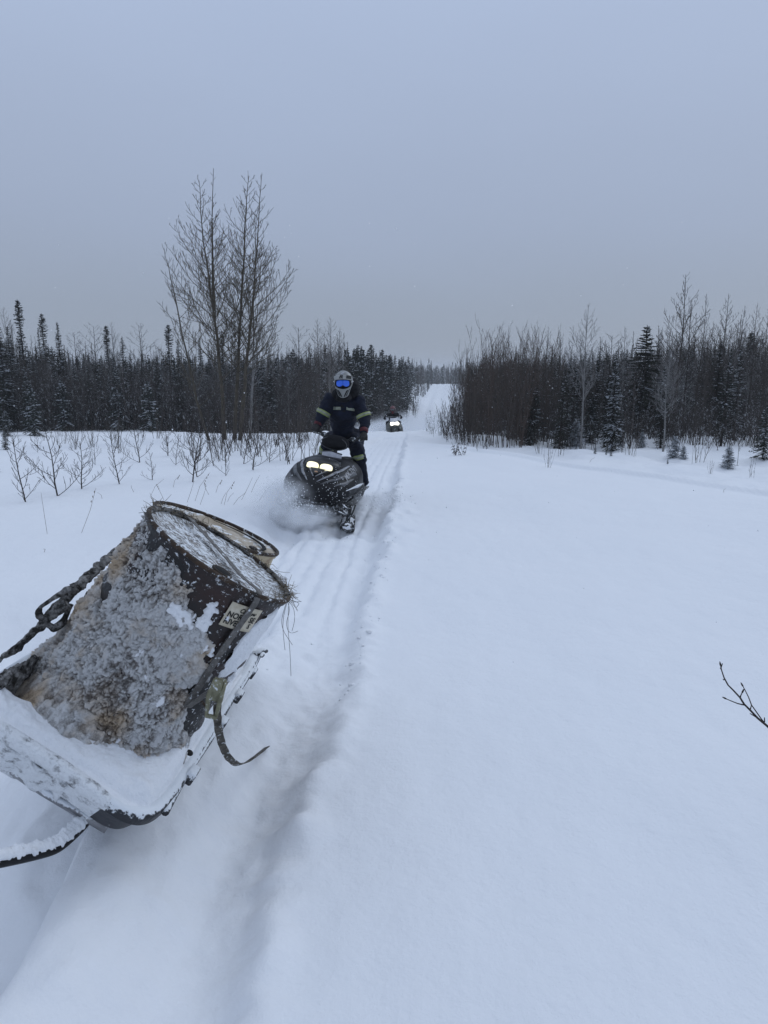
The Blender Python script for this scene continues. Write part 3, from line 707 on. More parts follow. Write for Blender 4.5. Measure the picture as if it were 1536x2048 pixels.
# brush filling the forest floor
brush = Tubes()
def brush_patch(n_, fx, hmin, hmax, rad_):
    for k in range(n_):
        x, y = fx(); z = gz(x, y); h = U(hmin, hmax)
        for s_ in range(5):
            a = U(0, 6.28); q = U(.1, .5); p0 = np.array([x + U(-.3, .3), y + U(-.3, .3), z - .1]); p2 = p0 + np.array([math.cos(a) * q, math.sin(a) * q, h * U(.6, 1)])
            pm = (p0 + p2) / 2 + np.array([U(-.08, .08), U(-.08, .08), .1]); brush.add([p0, pm, p2], [rad_, rad_ * .8, rad_ * .4], 3)
            for s2 in range(5):
                t_ = U(.3, .95); p = p0 * (1 - t_) + p2 * t_; a2 = U(0, 6.28); L = h * U(.12, .35)
                brush.add([p, p + np.array([math.cos(a2) * L * .6, math.sin(a2) * L * .6, L])], [rad_ * .6, rad_ * .3], 3)
def fL():
    y = U(36, 50); x0 = lb(y); return U(-.6 * y - 2, x0), y
def fR():
    y = U(20.5, 32); return U(rb(y) + .2, .6 * y + 2), y
def fC():
    y = U(50, 120); return (lb(y) - U(0, 5), y) if random.random() < .5 else (rb(y) + U(0, 5), y)
brush_patch(1500, fL, 1.2, 3.4, .012); brush_patch(480, fR, .6, 1.8, .008); brush_patch(700, fC, 1.5, 4.5, .022)
o = mk('forest_underbrush', *brush.arr(), M['bark_snow'], None, False); tag(o, 'tangle of thin bare stems between the forest trunks', 'undergrowth', kind='stuff')

# ---- alder thicket at the right of the trail
def nsc(): return U(-.06, .06)
thick = []
for i, (px, y, top) in enumerate([(985, 21.0, 655), (1005, 20.6, 660), (1030, 21.0, 662), (1050, 21.6, 668), (965, 22.2, 668), (950, 24.0, 690), (1015, 22.6, 650), (1040, 23.0, 658), (990, 23.5, 645), (970, 25.5, 680), (945, 27.5, 700), (1062, 22.8, 672), (1025, 25, 655), (1078, 23.6, 676), (938, 32, 712), (955, 29, 690), (1000, 27, 652), (1045, 26.5, 662), (928, 27, 738), (916, 31, 768), (935, 25, 725)]):
    b_ = at(px, y); h = top_h(b_, top); v = alder_v[i % 3]; s_ = h / v[2] * .97
    plant('alder_shrub', v, b_, (s_ * .8, s_), U(0, 6), f"tall many-stemmed leafless alder in the {'left' if px < 975 else 'middle' if px < 1020 else 'right'} part of the brown thicket", 'shrub', f"alders of the thicket, {'left' if px < 975 else 'middle' if px < 1020 else 'right'} part", (nsc(), nsc()))
# low willows along the trail edge, running toward the valley
def gnd(px, py): return G(px, py)
for i, (px, py, hh) in enumerate([(865, 868, .9), (878, 872, 1.1), (892, 876, 1.0), (905, 882, 1.2), (918, 886, 1.0), (932, 890, 1.3), (945, 893, 1.1), (958, 897, .9), (900, 872, 1.5), (915, 875, 1.6), (930, 880, 1.6), (885, 867, 1.0), (872, 862, .9), (975, 898, .8), (942, 886, 1.2), (856, 864, .8), (888, 872, 1.4), (898, 874, 1.2), (908, 878, 1.2), (920, 882, 1.3), (928, 884, 1.4), (936, 886, 1.4), (910, 868, 1.4), (922, 871, 1.5), (932, 875, 1.6), (880, 862, 1.3), (893, 866, 1.2), (903, 868, 1.3), (948, 884, 2.0), (868, 860, 1.0)]):
    b_ = gnd(px, py); v = will_v[i % 2]; s_ = hh / v[2]
    plant('willow_shrub', v, b_, s_, U(0, 6), 'low leafless willow at the road edge in front of the brown thicket', 'shrub', 'low willows along the road edge', (nsc(), nsc()))
for i, (px, py, hh, lab) in enumerate([(1078, 906, .8, 'small bare twiggy bush on the shoulder right of the thicket'), (1118, 912, .9, 'small bare bush left of the lone aspen foot'),
        (1095, 935, .55, 'thin twig bush on the snow below the thicket'), (1245, 905, .8, 'low bare bush under the round crowned tree'), (1262, 912, 1.2, 'thin bare bush left of the ragged spruce'),
        (1500, 955, .55, 'small twiggy bush standing in snow near the right edge'), (1420, 948, .35, 'tiny twig tuft below the right aspens'), (1470, 930, 1.4, 'bare bush at the foot of the right edge aspens'), (1398, 925, 1.5, 'bare bush under the right leaning aspen'), (1350, 912, 1.3, 'bare bush at the foot of the tallest right aspen')]):
    b_ = gnd(px, py); v = will_v[i % 2]; s_ = hh / v[2]
    plant('twiggy_shrub', v, b_, (s_ * .8, s_), U(0, 6), lab, 'shrub', None, (nsc(), nsc()))
# bushes and small conifers on the far slope
for i in range(150):
    y = U(60, 240); s1 = random.random() < .5
    x = lb(y) + abs(random.gauss(0, 1.9)) if s1 else rb(y) - abs(random.gauss(0, 2.4))
    if abs(x - xt(y)) < 2.6 + .004 * y: continue
    if random.random() < .25: plant('small_spruce', random.choice(spr_v[:2]), (x, y, gz(x, y)), U(.22, .42), U(0, 6), 'small dark spruce on the snowy slope beside the far trail', 'tree', 'small spruces on the far slope')
    else: plant('slope_shrub', random.choice(will_v), (x, y, gz(x, y)), U(1.0, 2.4), U(0, 6), 'bare bush poking from the snow on the slope beside the far trail', 'shrub', 'bushes on the far slope')
for px, py, top, lab in [(905, 772, 750, 'small conifer at the top right of the far hill crest'), (850, 790, 768, 'dark little conifer at the left side of the far hill crest'), (903, 850, 808, 'young spruce in the willows where the valley trail begins')]:
    b_ = gnd(px, py); h = max(.8, top_h(b_, top)); plant('small_spruce', spr_v[0], b_, h / 7, 1.0, lab, 'tree', None)

# ---- saplings in the left clearing (px, row of foot, row of top)
SP = [(50, 1004, 868, 0, 'sapling at the left edge with a long low branch reaching left'), (117, 992, 858, 1, 'sapling second from the left with spreading low branches'),
      (165, 978, 880, 2, 'low twiggy sapling left of the branching one above the barrels'), (238, 968, 862, 0, 'dense branching sapling between the low twiggy ones'),
      (278, 925, 842, 1, 'pale stemmed sapling further back in the clearing'), (335, 912, 845, 2, 'slim sapling at mid distance left of the poplars'),
      (386, 964, 832, 1, 'dark sapling with wide upswept branches below the poplars'), (394, 954, 850, 3, 'sapling touching the wide upswept dark one'),
      (428, 932, 850, 2, 'slim sapling right below the poplar trunks'), (452, 952, 868, 0, 'sapling just left of the snowmobile group, front row'),
      (507, 940, 850, 3, 'tall thin sapling nearest the snowmobile hood'), (488, 928, 860, 1, 'twiggy sapling behind the tall thin one near the hood'),
      (540, 925, 858, 2, 'sapling left behind the snowmobile'), (570, 905, 850, 0, 'small sapling far behind the snowmobile at left'),
      (600, 895, 858, 1, 'small sapling left of the rider hand'), (626, 893, 868, 3, 'tiny sapling beneath the rider hand'),
      (305, 960, 905, 3, 'short broken looking sapling between two larger ones'), (75, 905, 862, 2, 'small sapling back at the left forest edge'),
      (190, 930, 872, 2, 'small sapling at mid distance near the left'), (352, 930, 868, 0, 'low sapling in front of the poplar feet'),
      (465, 905, 852, 3, 'low sapling at the right poplar foot'), (530, 900, 846, 1, 'low sapling right of the poplar feet')]
for px, py, top, vi, lab in SP:
    b_ = gnd(px, py); h = top_h(b_, top); v = sap_v[vi]; s_ = h / v[2]
    plant('bare_sapling', v, b_, (min(s_, 1.15) * U(.75, 1.2), s_), 1.3 * vi + px * .1, lab, 'sapling', None, (2.4 * nsc(), 2.4 * nsc()))
for i in range(34):
    px = U(380, 640); y = U(14.5, 24); b_ = at(px, y)
    plant('clearing_shrub', random.choice(will_v), b_, U(.7, 1.3), U(0, 6), f"bare twiggy bush in the clearing {'left of' if px < 440 else 'at' if px < 520 else 'right of'} the poplar feet", 'shrub', f"bushes {'left of' if px < 440 else 'at' if px < 520 else 'right of'} the poplar feet", (nsc(), nsc()))
for i in range(14):
    px = U(-20, 380); y = U(17, 30); b_ = at(px, y)
    plant('clearing_shrub', random.choice(will_v), b_, U(.5, 1.0), U(0, 6), 'bare twiggy bush at the back of the left clearing', 'shrub', 'bushes at the back of the left clearing', (nsc(), nsc()))
young = spruce_variant('needle_lt', H=2.5, rad=.75, whorl=.10, per=7, sprig=7, snow=.22, bare_base=.01, pow_=.8, w_=.04)
young2 = spruce_variant('needle_lt', H=2.5, rad=.8, whorl=.10, per=7, sprig=7, snow=.95, bare_base=.01, pow_=.7, w_=.07)
for px, py, top, v, lab in [(70, 872, 770, young, 'bushy dark young spruce at the left forest edge'), (12, 900, 862, young, 'tiny spruce cut by the left picture edge'), (-4, 945, 925, young, 'spruce seedling tip at the left edge above the saplings'), (15, 872, 820, young, 'small spruce left of the bushy dark one'),
        (1190, 908, 892, young, 'tiny spruce seedling on the snow right of the lone aspen'), (1222, 912, 898, young, 'second tiny seedling in the snow right of the aspen'), (1212, 910, 899, young, 'seedling touching the second tiny one'), (1335, 928, 917, young, 'seedling on the snow below the tallest right aspen'),
        (1062, 888, 770, young, 'young spruce at the right side of the thicket'), (1130, 890, 762, young, 'snow flecked spruce behind the lone aspen, left one'), (1152, 893, 838, young2, 'snow covered bush behind the lone aspen'), (1180, 886, 790, young, 'snow flecked spruce right behind the lone aspen'),
        (1283, 895, 864, young2, 'small snow capped spruce at the foot of the ragged spruce'), (1348, 915, 872, young2, 'snow plastered small spruce below the tallest right aspen'), (1366, 918, 892, young2, 'low snow plastered spruce beside a larger one'),
        (1455, 935, 893, young2, 'snowy young spruce in front of the right edge aspens'), (1525, 918, 810, young, 'snow flecked spruce at the right picture edge'), (1240, 893, 845, young, 'low spruce between the lone aspen and the ragged spruce'),
        (180, 858, 740, young, 'pale snow dusted spruce in the left forest front row, left one'), (240, 860, 745, young, 'pale snow dusted spruce in the left forest front row, middle one'), (130, 862, 760, young, 'snow dusted spruce right of the bushy dark one'), (300, 862, 762, young, 'snow dusted spruce in the front row left of the poplars')]:
    b_ = gnd(px, py); h = top_h(b_, top); s_ = h / 2.5; plant('young_spruce', v, b_, (s_ * (1.0 if v is young else 1.45), s_), U(0, 6), lab, 'tree', None)

# ---- dry stalks standing in the powder
GR = [(95, 1068, 82, 985), (160, 1066, 192, 976), (86, 1103, 86, 1098), (372, 1005, 388, 962), (388, 1002, 420, 945), (398, 1010, 412, 975), (440, 1008, 452, 985), (447, 1010, 470, 962), (452, 1003, 468, 985), (462, 1010, 492, 985), (420, 990, 408, 965), (480, 1000, 505, 955),
      (300, 990, 328, 958), (345, 975, 360, 950), (500, 985, 520, 950), (515, 1000, 548, 965), (430, 985, 445, 960), (205, 998, 195, 985), (270, 985, 262, 970), (330, 1000, 312, 968), (1448, 985, 1452, 977), (1178, 925, 1190, 915), (575, 905, 580, 890), (150, 1190, 147, 1165)]
for i, (a, b_, c_, d_) in enumerate(GR):
    p0 = gnd(a, b_) - [0, 0, .04]; p1 = P(c_, d_, p0[1] + U(-.1, .1)); T = Tubes(); m_ = (p0 + p1) / 2 + np.array([U(-.03, .03), 0, .03]); r_ = .0016 + .0001 * p0[1]
    T.add([p0, m_, p1], [r_, r_, r_ * .6], 3)
    if i % 3 == 1:
        for q in range(3): pp = p0 * (.1 + .1 * q) + p1 * (.9 - .1 * q); T.add([pp, pp + [0, 0, .012], pp + [.004, 0, .028]], [r_, .006, .001], 4)
    o = thing('grass_stalk', 'thin dry grass stalk leaning from the powder between the saplings and the barrels', 'grass stalk', tuple(p0), None, 'dry stalks in the powder')
    mk('stem', *T.arr(), M['grass'], o, True)
# dead weed by the road edge
T = Tubes(); b_ = gnd(920, 910)
for i in range(9):
    p0 = b_ + [U(-.15, .15), U(-.1, .1), -.03]; p1 = p0 + [U(-.12, .12), U(-.05, .05), U(.2, .5)]; T.add([p0, (p0 + p1) / 2, p1], [.005, .004, .003], 3)
    for q in range(4): p = p0 * (1 - q * .22) + p1 * q * .22; T.add([p, p + [U(-.05, .05), 0, .02], p + [U(-.09, .09), 0, -.02]], [.003, .012, .002], 4)
o = thing('dead_weed', 'withered dark leafed weed at the road edge below the willows', 'plant', tuple(b_)); mk('stem', *T.arr(), M['bark_dark'], o, True)
# twig entering at the right
T = Tubes(); Y0 = 2.55
TW = [[(1640, 1640), (1600, 1540), (1566, 1480), (1532, 1450), (1515, 1436), (1502, 1422), (1488, 1408), (1480, 1395), (1466, 1380), (1456, 1370), (1448, 1355), (1443, 1340), (1441, 1330)],
      [(1488, 1410), (1475, 1407), (1460, 1401), (1451, 1397)], [(1480, 1396), (1482, 1390), (1485, 1384)], [(1530, 1448), (1515, 1427), (1503, 1410), (1497, 1394), (1490, 1380), (1485, 1371)], [(1500, 1421), (1503, 1410)], [(1529, 1444), (1529, 1435)], [(1515, 1436), (1500, 1427)], [(1441, 1338), (1445, 1327)], [(1448, 1360), (1446, 1358)]]
for i, pl in enumerate(TW):
    pts = [P(a, b_, Y0) for a, b_ in pl]; n_ = len(pts)
    if i == 0: pts[0][2] = gz(pts[0][0], Y0) - .05
    r0_, r1_ = ((.0062, .0018) if i == 0 else (.0026, .0016)); T.add(pts, np.linspace(r0_, r1_, n_), 6)
    if i in (0, 1, 3, 2): p = pts[-1]; d = unit(pts[-1] - pts[-2]); T.add([p - d * .006, p, p + d * .008, p + d * .016], [.0018, .0034, .003, .0006], 6)
o = thing('bare_twig', 'dark budding twig reaching into the picture from the right edge', 'twig', (1.6, Y0, gz(1.6, Y0))); mk('stem', *T.arr(), M['bark_dark'], o, True)
#MARK_OBJECTS

# ------------------------------------------------------------------ the tilted sleigh with two drums
def frame(roll, pit, yaw):
    u = np.array([math.sin(roll), pit, math.cos(roll)]); u /= np.linalg.norm(u)
    f = np.array([math.sin(yaw), math.cos(yaw), 0]); f = f - u * f.dot(u); f /= np.linalg.norm(f)
    return np.cross(f, u), f, u
Rv, Fv, Uv = frame(R(35), .06, R(4))
DR, DH = .30, .88
topc = ray(442, 1108) * 2.6 + np.array([0, 0, CZ]); base = topc - DH * Uv
ROT = Matrix(((Rv[0], Fv[0], Uv[0], 0), (Rv[1], Fv[1], Uv[1], 0), (Rv[2], Fv[2], Uv[2], 0), (0, 0, 0, 1)))
def Lw(x, y, z): return base + Rv * x + Fv * y + Uv * z
sleigh = thing('cargo_sleigh', 'snow filled black plastic cargo sleigh tipping to its right, carrying two steel drums', 'sleigh', tuple(base), ROT)
# tub: floor, walls, lip. plan outline x +-.38, y -.26..1.5
TW_, Y0_, Y1_, ZL = .325, -.47, 1.20, .085
def tubring(off, z, n_=96):
    hx, hy = TW_ + off, (Y1_ - Y0_) / 2 + off; cy = (Y0_ + Y1_) / 2; out_ = []
    for i in range(n_):
        a = 2 * math.pi * i / n_; c_, s_ = math.cos(a), math.sin(a); e_ = .22
        x = hx * math.copysign(abs(c_) ** e_, c_); y = cy + hy * math.copysign(abs(s_) ** e_, s_)
        zz = z
        if z > .05 and y > .9: zz += .03
        out_.append((x, y + .004 * math.sin(x * 19), zz + ZL + .004 * math.sin(x * 13 + y * 9)))
    return out_
g = Geo(); prof = [(-.10, .0), (-.05, -.015), (-.012, .03), (0, .085), (.012, .105), (.035, .108), (.045, .095), (.045, .065), (.036, .060), (.02, .045), (-.01, -.02), (-.06, -.045), (-.14, -.05)]
Vt = []; Ft = []; n_ = 96
for k, (of, z) in enumerate(prof): Vt += tubring(of, z)
for k in range(len(prof) - 1):
    for i in range(n_): a = k * n_ + i; b_ = k * n_ + (i + 1) % n_; Ft.append((a, b_, b_ + n_, a + n_))
Ft.append(tuple(range(n_))); Ft.append(tuple(range((len(prof) - 1) * n_, len(prof) * n_))[::-1])
Va_ = np.array(Vt); mi_ = [1 if (Va_[list(f_)][:, 1].mean() < Y0_ + .06 and Va_[list(f_)][:, 0].mean() < .16 + .05 * math.sin(Va_[list(f_)][:, 2].sum() * 40)) else 0 for f_ in Ft]
tub = mk('tub', Vt, Ft, [M['tub'], M['frost']], sleigh, True, mi_, local=True)
# stiffening edge rail on the right rim
g = Geo(); pts = [(TW_ + .038 + .004 * math.sin(y * 9), y, .088 + (.03 if y > .9 else 0)) for y in np.linspace(-.40, 1.18, 30)]; g.tube([(a_, b_, c_ + ZL) for a_, b_, c_ in pts], .013, 8); g.build('edge_rail', M['tub'], sleigh, local=True)
g = Geo()
for y in (-.15, .30, .62, .95):
    g.box((TW_ + .05, y, .10 + ZL), (.035, .07, .05))
g.build('rail_bracket', M['tub'], sleigh, local=True)
g = Geo(); g.ell((TW_ - .0, -.10, .137 + ZL), (.014, .02, .004)); g.build('slot', M['hole_and_shade'], sleigh, local=True)
g = Geo(); g.tube([(TW_ + .01, 1.08, .22), (TW_ + .03, 1.12, .25), (TW_ + .05, 1.16, .245), (TW_ + .05, 1.20, .23)], [.02, .016, .014, .010], 8); g.ell((TW_ + .045, 1.08, .245), (.012, .035, .012)); g.build('hook', M['tub'], sleigh, local=True)
# ice coated left side wall, standing higher
def sw(u, v):
    y = -.8 + u * 2.2; a = v * 2 * math.pi
    thick = .030 + .010 * math.sin(u * 9); hgt_ = .10
    x = -TW_ - .03 + thick * math.cos(a) * (1 + .25 * math.sin(v * 31)); z = .10 + hgt_ * math.sin(a) * (1 if math.sin(a) > 0 else 1.1)
    k = .014 * float(fbm(np.array([y * 22]), np.array([x * 22 + 4]), np.array([z * 22]), 3)[0])
    return (x + k * math.cos(a) * 1.4, y, z + k * math.sin(a))
g = Geo(); g.grid(sw, 40, 150, closeu=False)
V_ = []; 
ug, vg = np.meshgrid(np.linspace(0, 1, 220), np.linspace(0, 1, 56, endpoint=False), indexing='ij'); yy_ = Y0_ + .05 + ug * 1.6; aa_ = vg * 2 * np.pi
ca_, sa_ = np.cos(aa_), np.sin(aa_); nn_ = np.abs(fbm(yy_ * 16, ca_ * 1.6 + 4, sa_ * 3.2, 4)) * .034
ht_ = .125 + .02 * vnoise(yy_ * 3, yy_ * 0)
xw = -TW_ + .012 + (.014 + nn_ * .8) * ca_ ; zw = .03 + ZL + (ht_ * 1.05 + nn_ * .8) * sa_
gsz = ug.shape; idx = np.arange(ug.size).reshape(gsz); Fw = np.stack([idx[:-1], np.roll(idx, -1, 1)[:-1], np.roll(idx, -1, 1)[1:], idx[1:]], -1).reshape(-1, 4)
mk('icy_side_wall', np.stack([xw, yy_, zw], -1).reshape(-1, 3), Fw, M['tubice'], sleigh, True, local=True)
# snow lying in the tub
ux = np.linspace(-TW_ - .02, TW_ + .035, 130); uy = np.linspace(Y0_ - .035, Y1_, 240); UX, UY = np.meshgrid(ux, uy)
edge = np.minimum(np.minimum(UX + TW_ + .02, TW_ + .035 - UX), np.minimum(UY - Y0_ + .035, Y1_ - UY))
zs = .035 + .098 * ss(edge, -.002, .05) + .02 * fbm(UX * 3, UY * 3, o=3) + .008 * fbm(UX * 12, UY * 12, o=4) - .10 * (1 - ss(UX, -.34, -.02)) * ss(UY, Y0_ + .08, Y0_ + .30) + .05 * np.exp(-((UY - .0) / .3) ** 2) * ss(UX, -.2, .3) * 0
zs = zs + (.03 * ss(UX, -.34, .30) * (1 - ss(UY, -.05, .45)) * ss(UY, -.40, -.15)) + .012 * np.abs(fbm(UX * 9, UY * 14, o=3)) * (1 - ss(UY, -.44, -.30))
zs = zs - .055 * ss(UX, TW_ - .05, TW_ + .03) + .03 * ss(UY, .8, 1.0) + ZL
idx = np.arange(UX.size).reshape(UX.shape); Fs = np.stack([idx[:-1, :-1], idx[:-1, 1:], idx[1:, 1:], idx[1:, :-1]], -1).reshape(-1, 4)
cyy = (Y0_ + Y1_) / 2; qq = ((np.abs(UX) / (TW_ + .034)) ** 9 + (np.abs(UY - cyy) / ((Y1_ - Y0_) / 2 + .034)) ** 9) ** (1 / 9)
zs = zs * 1.0 - .05 * ss(qq, .90, 1.0) + .012 * np.exp(-((qq - .95) / .03) ** 2)
zs = np.where((qq > .90) & ((UX > -.2) | (UY < Y0_ + .10)), np.maximum(zs, ZL + .103), zs - .10 * (1 - ss(UX, -.33, -.20)) * ss(UY, Y0_ + .08, Y0_ + .2))
kq = (np.maximum.reduce([qq[:-1, :-1], qq[1:, :-1], qq[:-1, 1:], qq[1:, 1:]]) < 1.0).reshape(-1)
o = mk('snow_load', np.stack([UX, UY, zs], -1).reshape(-1, 3), Fs[kq], M['snowpile'], None, True)
# moved into the sleigh's frame
for v in [0]:
    co_ = np.empty(len(o.data.vertices) * 3); o.data.vertices.foreach_get('co', co_); o.parent = sleigh
# frost plates hanging under the front lip
g = Geo()
def under(u, v):
    x = -.36 + u * .42; y = Y0_ - .02 + .07 * v + .01 * math.sin(u * 23); z = .06 + ZL - v * (.17 - .06 * u) + .008 * math.sin(u * 31 + v * 5)
    return (x, y, z)
g.grid(under, 50, 10); o = g.build('front_apron', M['frost'], sleigh, local=True); solid(o, .012)
# runner seen beneath the front
g = Geo(); g.tube([Lw(.24, Y0_ + .05, .03), Lw(.0, Y0_ + .05, .02), Lw(-.30, Y0_ + .05, .03)], .016, 8); g.build('cross_bar', M['metal'], sleigh)
# hitch pole
hp = [Lw(.10, Y0_ + .10, .03), P(185, 1622, 2.06), P(165, 1650, 2.04), P(122, 1690, 1.93), P(100, 1700, 1.90), P(50, 1712, 1.82), P(0, 1722, 1.74), P(-120, 1745, 1.6)]
def smooth_pts(p, n_=30):
    p = np.array(p); t_ = np.linspace(0, 1, len(p)); q = np.stack([np.interp(np.linspace(0, 1, n_), t_, p[:, i]) for i in range(3)], 1)
    for _ in range(3): q[1:-1] = (q[:-2] + 2 * q[1:-1] + q[2:]) / 4
    return q
hq = smooth_pts(hp)
g = Geo(); g.tube(hq, .019, 12); hitch = g.build('hitch_pole', M['gloss'], sleigh)
V_ = []; nS = 200; aa = np.linspace(0, 2 * np.pi, 16, endpoint=False); q2 = np.stack([np.interp(np.linspace(0, 1, nS), np.linspace(0, 1, len(hq)), hq[:, i]) for i in range(3)], 1) + [0, .004, .014]
T_ = np.gradient(q2, axis=0); T_ /= np.linalg.norm(T_, axis=1)[:, None]; Xh = np.cross(T_, [0, 0, 1.]); Xh /= np.linalg.norm(Xh, axis=1)[:, None]
lum = .5 + .8 * np.abs(fbm(np.arange(nS)[:, None] * .16 + 0 * aa, np.cos(aa)[None] * 1.2 + 0 * q2[:, :1], np.sin(aa)[None] + 0 * q2[:, :1], 3))
rx_ = (.012 + .012 * lum); rz_ = (.009 + .014 * lum)
Vh = q2[:, None] + (rx_ * np.cos(aa))[..., None] * Xh[:, None] + (rz_ * np.sin(aa))[..., None] * np.array([0, 0, 1.])
idx = np.arange(nS * 16).reshape(nS, 16); Fh = np.stack([idx[:-1], np.roll(idx, -1, 1)[:-1], np.roll(idx, -1, 1)[1:], idx[1:]], -1).reshape(-1, 4)
o = mk('pole_snow', Vh.reshape(-1, 3), Fh, M['snowpile'], hitch, True)
g = Geo(); g.tube([P(190, 1622, 2.12), P(150, 1580, 2.25), P(128, 1552, 2.4)], .012, 8); g.tube([P(186, 1620, 2.12), P(235, 1612, 2.2)], .014, 8); g.build('hitch_brace', M['metal'], sleigh)
g = Geo(); g.ell(P(188, 1622, 2.12), (.035, .03, .028)); g.ell(P(165, 1640, 2.07), (.035, .03, .025)); g.ell(P(215, 1618, 2.16), (.04, .03, .022)); organic('joint_snow', g, M['snowpile'], hitch, .008, 3, .006, 40)

def rotm(fr): r_, f_, u_ = fr; return Matrix(((r_[0], f_[0], u_[0], 0), (r_[1], f_[1], u_[1], 0), (r_[2], f_[2], u_[2], 0), (0, 0, 0, 1)))
FR1 = frame(R(35), .12, R(4)); B1 = topc - DH * FR1[2]
FR2 = frame(R(24), .14, R(4)); B2 = ray(435, 1057) * 3.26 + np.array([0, 0, CZ]) - DH * FR2[2]
def Ld(x, y, z): return B1 + FR1[0] * x + FR1[1] * y + FR1[2] * z
def drum(name, label, b0, rt, m, mlid, H):
    d = thing(name, label, 'steel drum', tuple(b0), rt)
    na = 128; pr_ = []
    zs_ = np.linspace(0, H, 90)
    for z in zs_:
        t_ = z / H; r_ = DR - .006
        for c_ in (.34, .67): r_ += .009 * math.exp(-((t_ - c_) / .018) ** 2)
        if t_ > .97 or t_ < .02: r_ = DR + .002
        pr_.append((r_, z))
    a = np.arange(na) * 2 * np.pi / na
    V = np.array([[r_ * np.cos(q) * (1 + .004 * math.sin(3 * q + z * 5)), r_ * np.sin(q), z] for r_, z in pr_ for q in a])
    idx = np.arange(len(pr_) * na).reshape(len(pr_), na); Fd = [tuple(x) for x in np.stack([idx[:-1], np.roll(idx, -1, 1)[:-1], np.roll(idx, -1, 1)[1:], idx[1:]], -1).reshape(-1, 4)]
    Fd.append(tuple(range(na))[::-1])
    mk('body', V, Fd, m, d, True, local=True)
    g = Geo(); g.tube([(DR * math.cos(q), DR * math.sin(q), H) for q in np.linspace(0, 2 * math.pi, 97)], .009, 8, cap=False); g.build('rim', M['rust'], d, local=True)
    # recessed lid, snow caught on it
    rr_, aa_ = np.meshgrid(np.linspace(0, DR - .004, 50), np.linspace(0, 2 * np.pi, 120, endpoint=False), indexing='ij')
    zl = H - .016 + .010 * ss(rr_, .24, .29) + .0035 * fbm(rr_ * np.cos(aa_) * 34, rr_ * np.sin(aa_) * 34, o=4) - .004 * np.exp(-((rr_ - .2) / .01) ** 2)
    idx = np.arange(rr_.size).reshape(rr_.shape); Fl = np.stack([idx[:-1], idx[1:], np.roll(idx, -1, 1)[1:], np.roll(idx, -1, 1)[:-1]], -1).reshape(-1, 4)
    mk('lid', np.stack([rr_ * np.cos(aa_), rr_ * np.sin(aa_), zl], -1).reshape(-1, 3), Fl, mlid, d, True, local=True)
    return d
d1 = drum('steel_drum', 'rusty black steel drum caked in dirty ice, nearest in the sleigh', B1, rotm(FR1), M['drum'], M['lid'], DH)
d2 = drum('steel_drum', 'rusty cream steel drum with snowy lid standing behind the ice caked black one', B2, rotm(FR2), M['cream'], M['lid2'], DH)
def on1(th, z, r_=DR): a = R(th); return (r_ * math.cos(a), r_ * math.sin(a), z)
# bung hole and plug
g = Geo(); g.ell((.06, -.215, DH + .0), (.033, .033, .006)); g.build('bung', M['hole_and_shade'], d1, local=True)
g = Geo(); g.tube([(.06 + .035 * math.cos(q), -.215 + .035 * math.sin(q), DH - .001) for q in np.linspace(0, 6.283, 25)], .005, 6, cap=False); g.build('bung_ring', M['rust'], d1, local=True)
# near-black arc laid on the second lid, painting the shade along its chime
g = Geo(); g.tube([(.235 * math.cos(q), .235 * math.sin(q), DH - .004) for q in np.linspace(-.5, 1.9, 30)], np.interp(np.linspace(0, 1, 30), [0, .3, 1], [.002, .012, .003]), 6, flat=.5); g.build('lid_chime_shade', M['hole_and_shade'], d2, local=True)
g = Geo(); g.ell((.20, -.08, DH - .004), (.022, .022, .008)); g.build('bung', M['rust'], d2, local=True)
# ice crust on the first drum
na, nz_ = 540, 440
th_ = np.linspace(R(130), R(352), na); hh_ = np.linspace(-.02, DH - .012, nz_); TH_, HH = np.meshgrid(th_, hh_)
deg = np.degrees(TH_); t_ = HH / DH
cx_, cy_, cz_ = np.cos(TH_) * DR, np.sin(TH_) * DR, HH
big = fbm(cx_ * 5, cy_ * 5, cz_ * 5, 3)
def grains(a, b, cell, seed):
    a = a / cell; b = b / cell; ia, ib = np.floor(a).astype(np.int64), np.floor(b).astype(np.int64); best = np.zeros_like(a)
    for da in (-1, 0, 1):
        for db in (-1, 0, 1):
            ca, cb = ia + da, ib + db; jx = _h(ca, cb, ca * 0 + seed) * .42 + .5; jy = _h(ca, cb, ca * 0 + seed + 7) * .42 + .5; rr_ = .50 + .28 * _h(ca, cb, ca * 0 + seed + 13)
            d2_ = (a - ca - jx) ** 2 + (b - cb - jy) ** 2; best = np.maximum(best, np.sqrt(np.clip(rr_ ** 2 - d2_, 0, None)))
    return best
wa, wb = TH_ * DR, HH
g1_, g2_, g3_ = grains(wa, wb, .026, 1), grains(wa + .5, wb, .0145, 2), grains(wa, wb + .5, .0080, 3)
edge_r = np.interp(t_, [0, .14, .3, .5, .65, .8, .93, 1.0], [356, 354, 346, 322, 306, 292, 268, 220])
cov = np.clip((edge_r - deg) / 26 + .55 * big + .30 * fbm(cx_ * 18, cy_ * 18, cz_ * 18, 3), -1, 1.4)
cov = np.minimum(cov, (deg - 132) / 14)
f4 = fbm(cx_ * 42, cy_ * 42, cz_ * 42, 4)
lump_ = .45 * g1_ + .70 * g2_ + .95 * g3_ + .45 * np.abs(f4) + .25 * (big + .5)
base_t = -.004 + .012 * (1 - t_) + .022 * np.exp(-((t_ - .14) / .16) ** 2) * ss(-deg, -300, -235) + .012 * (big + 1) * (1 - t_)
cov = cov - .7 * ss(t_, .80, .97) * (1 - ss(deg, 225, 250)) * (.6 + fbm(cx_ * 30, cy_ * 30, cz_ * 30, 3))
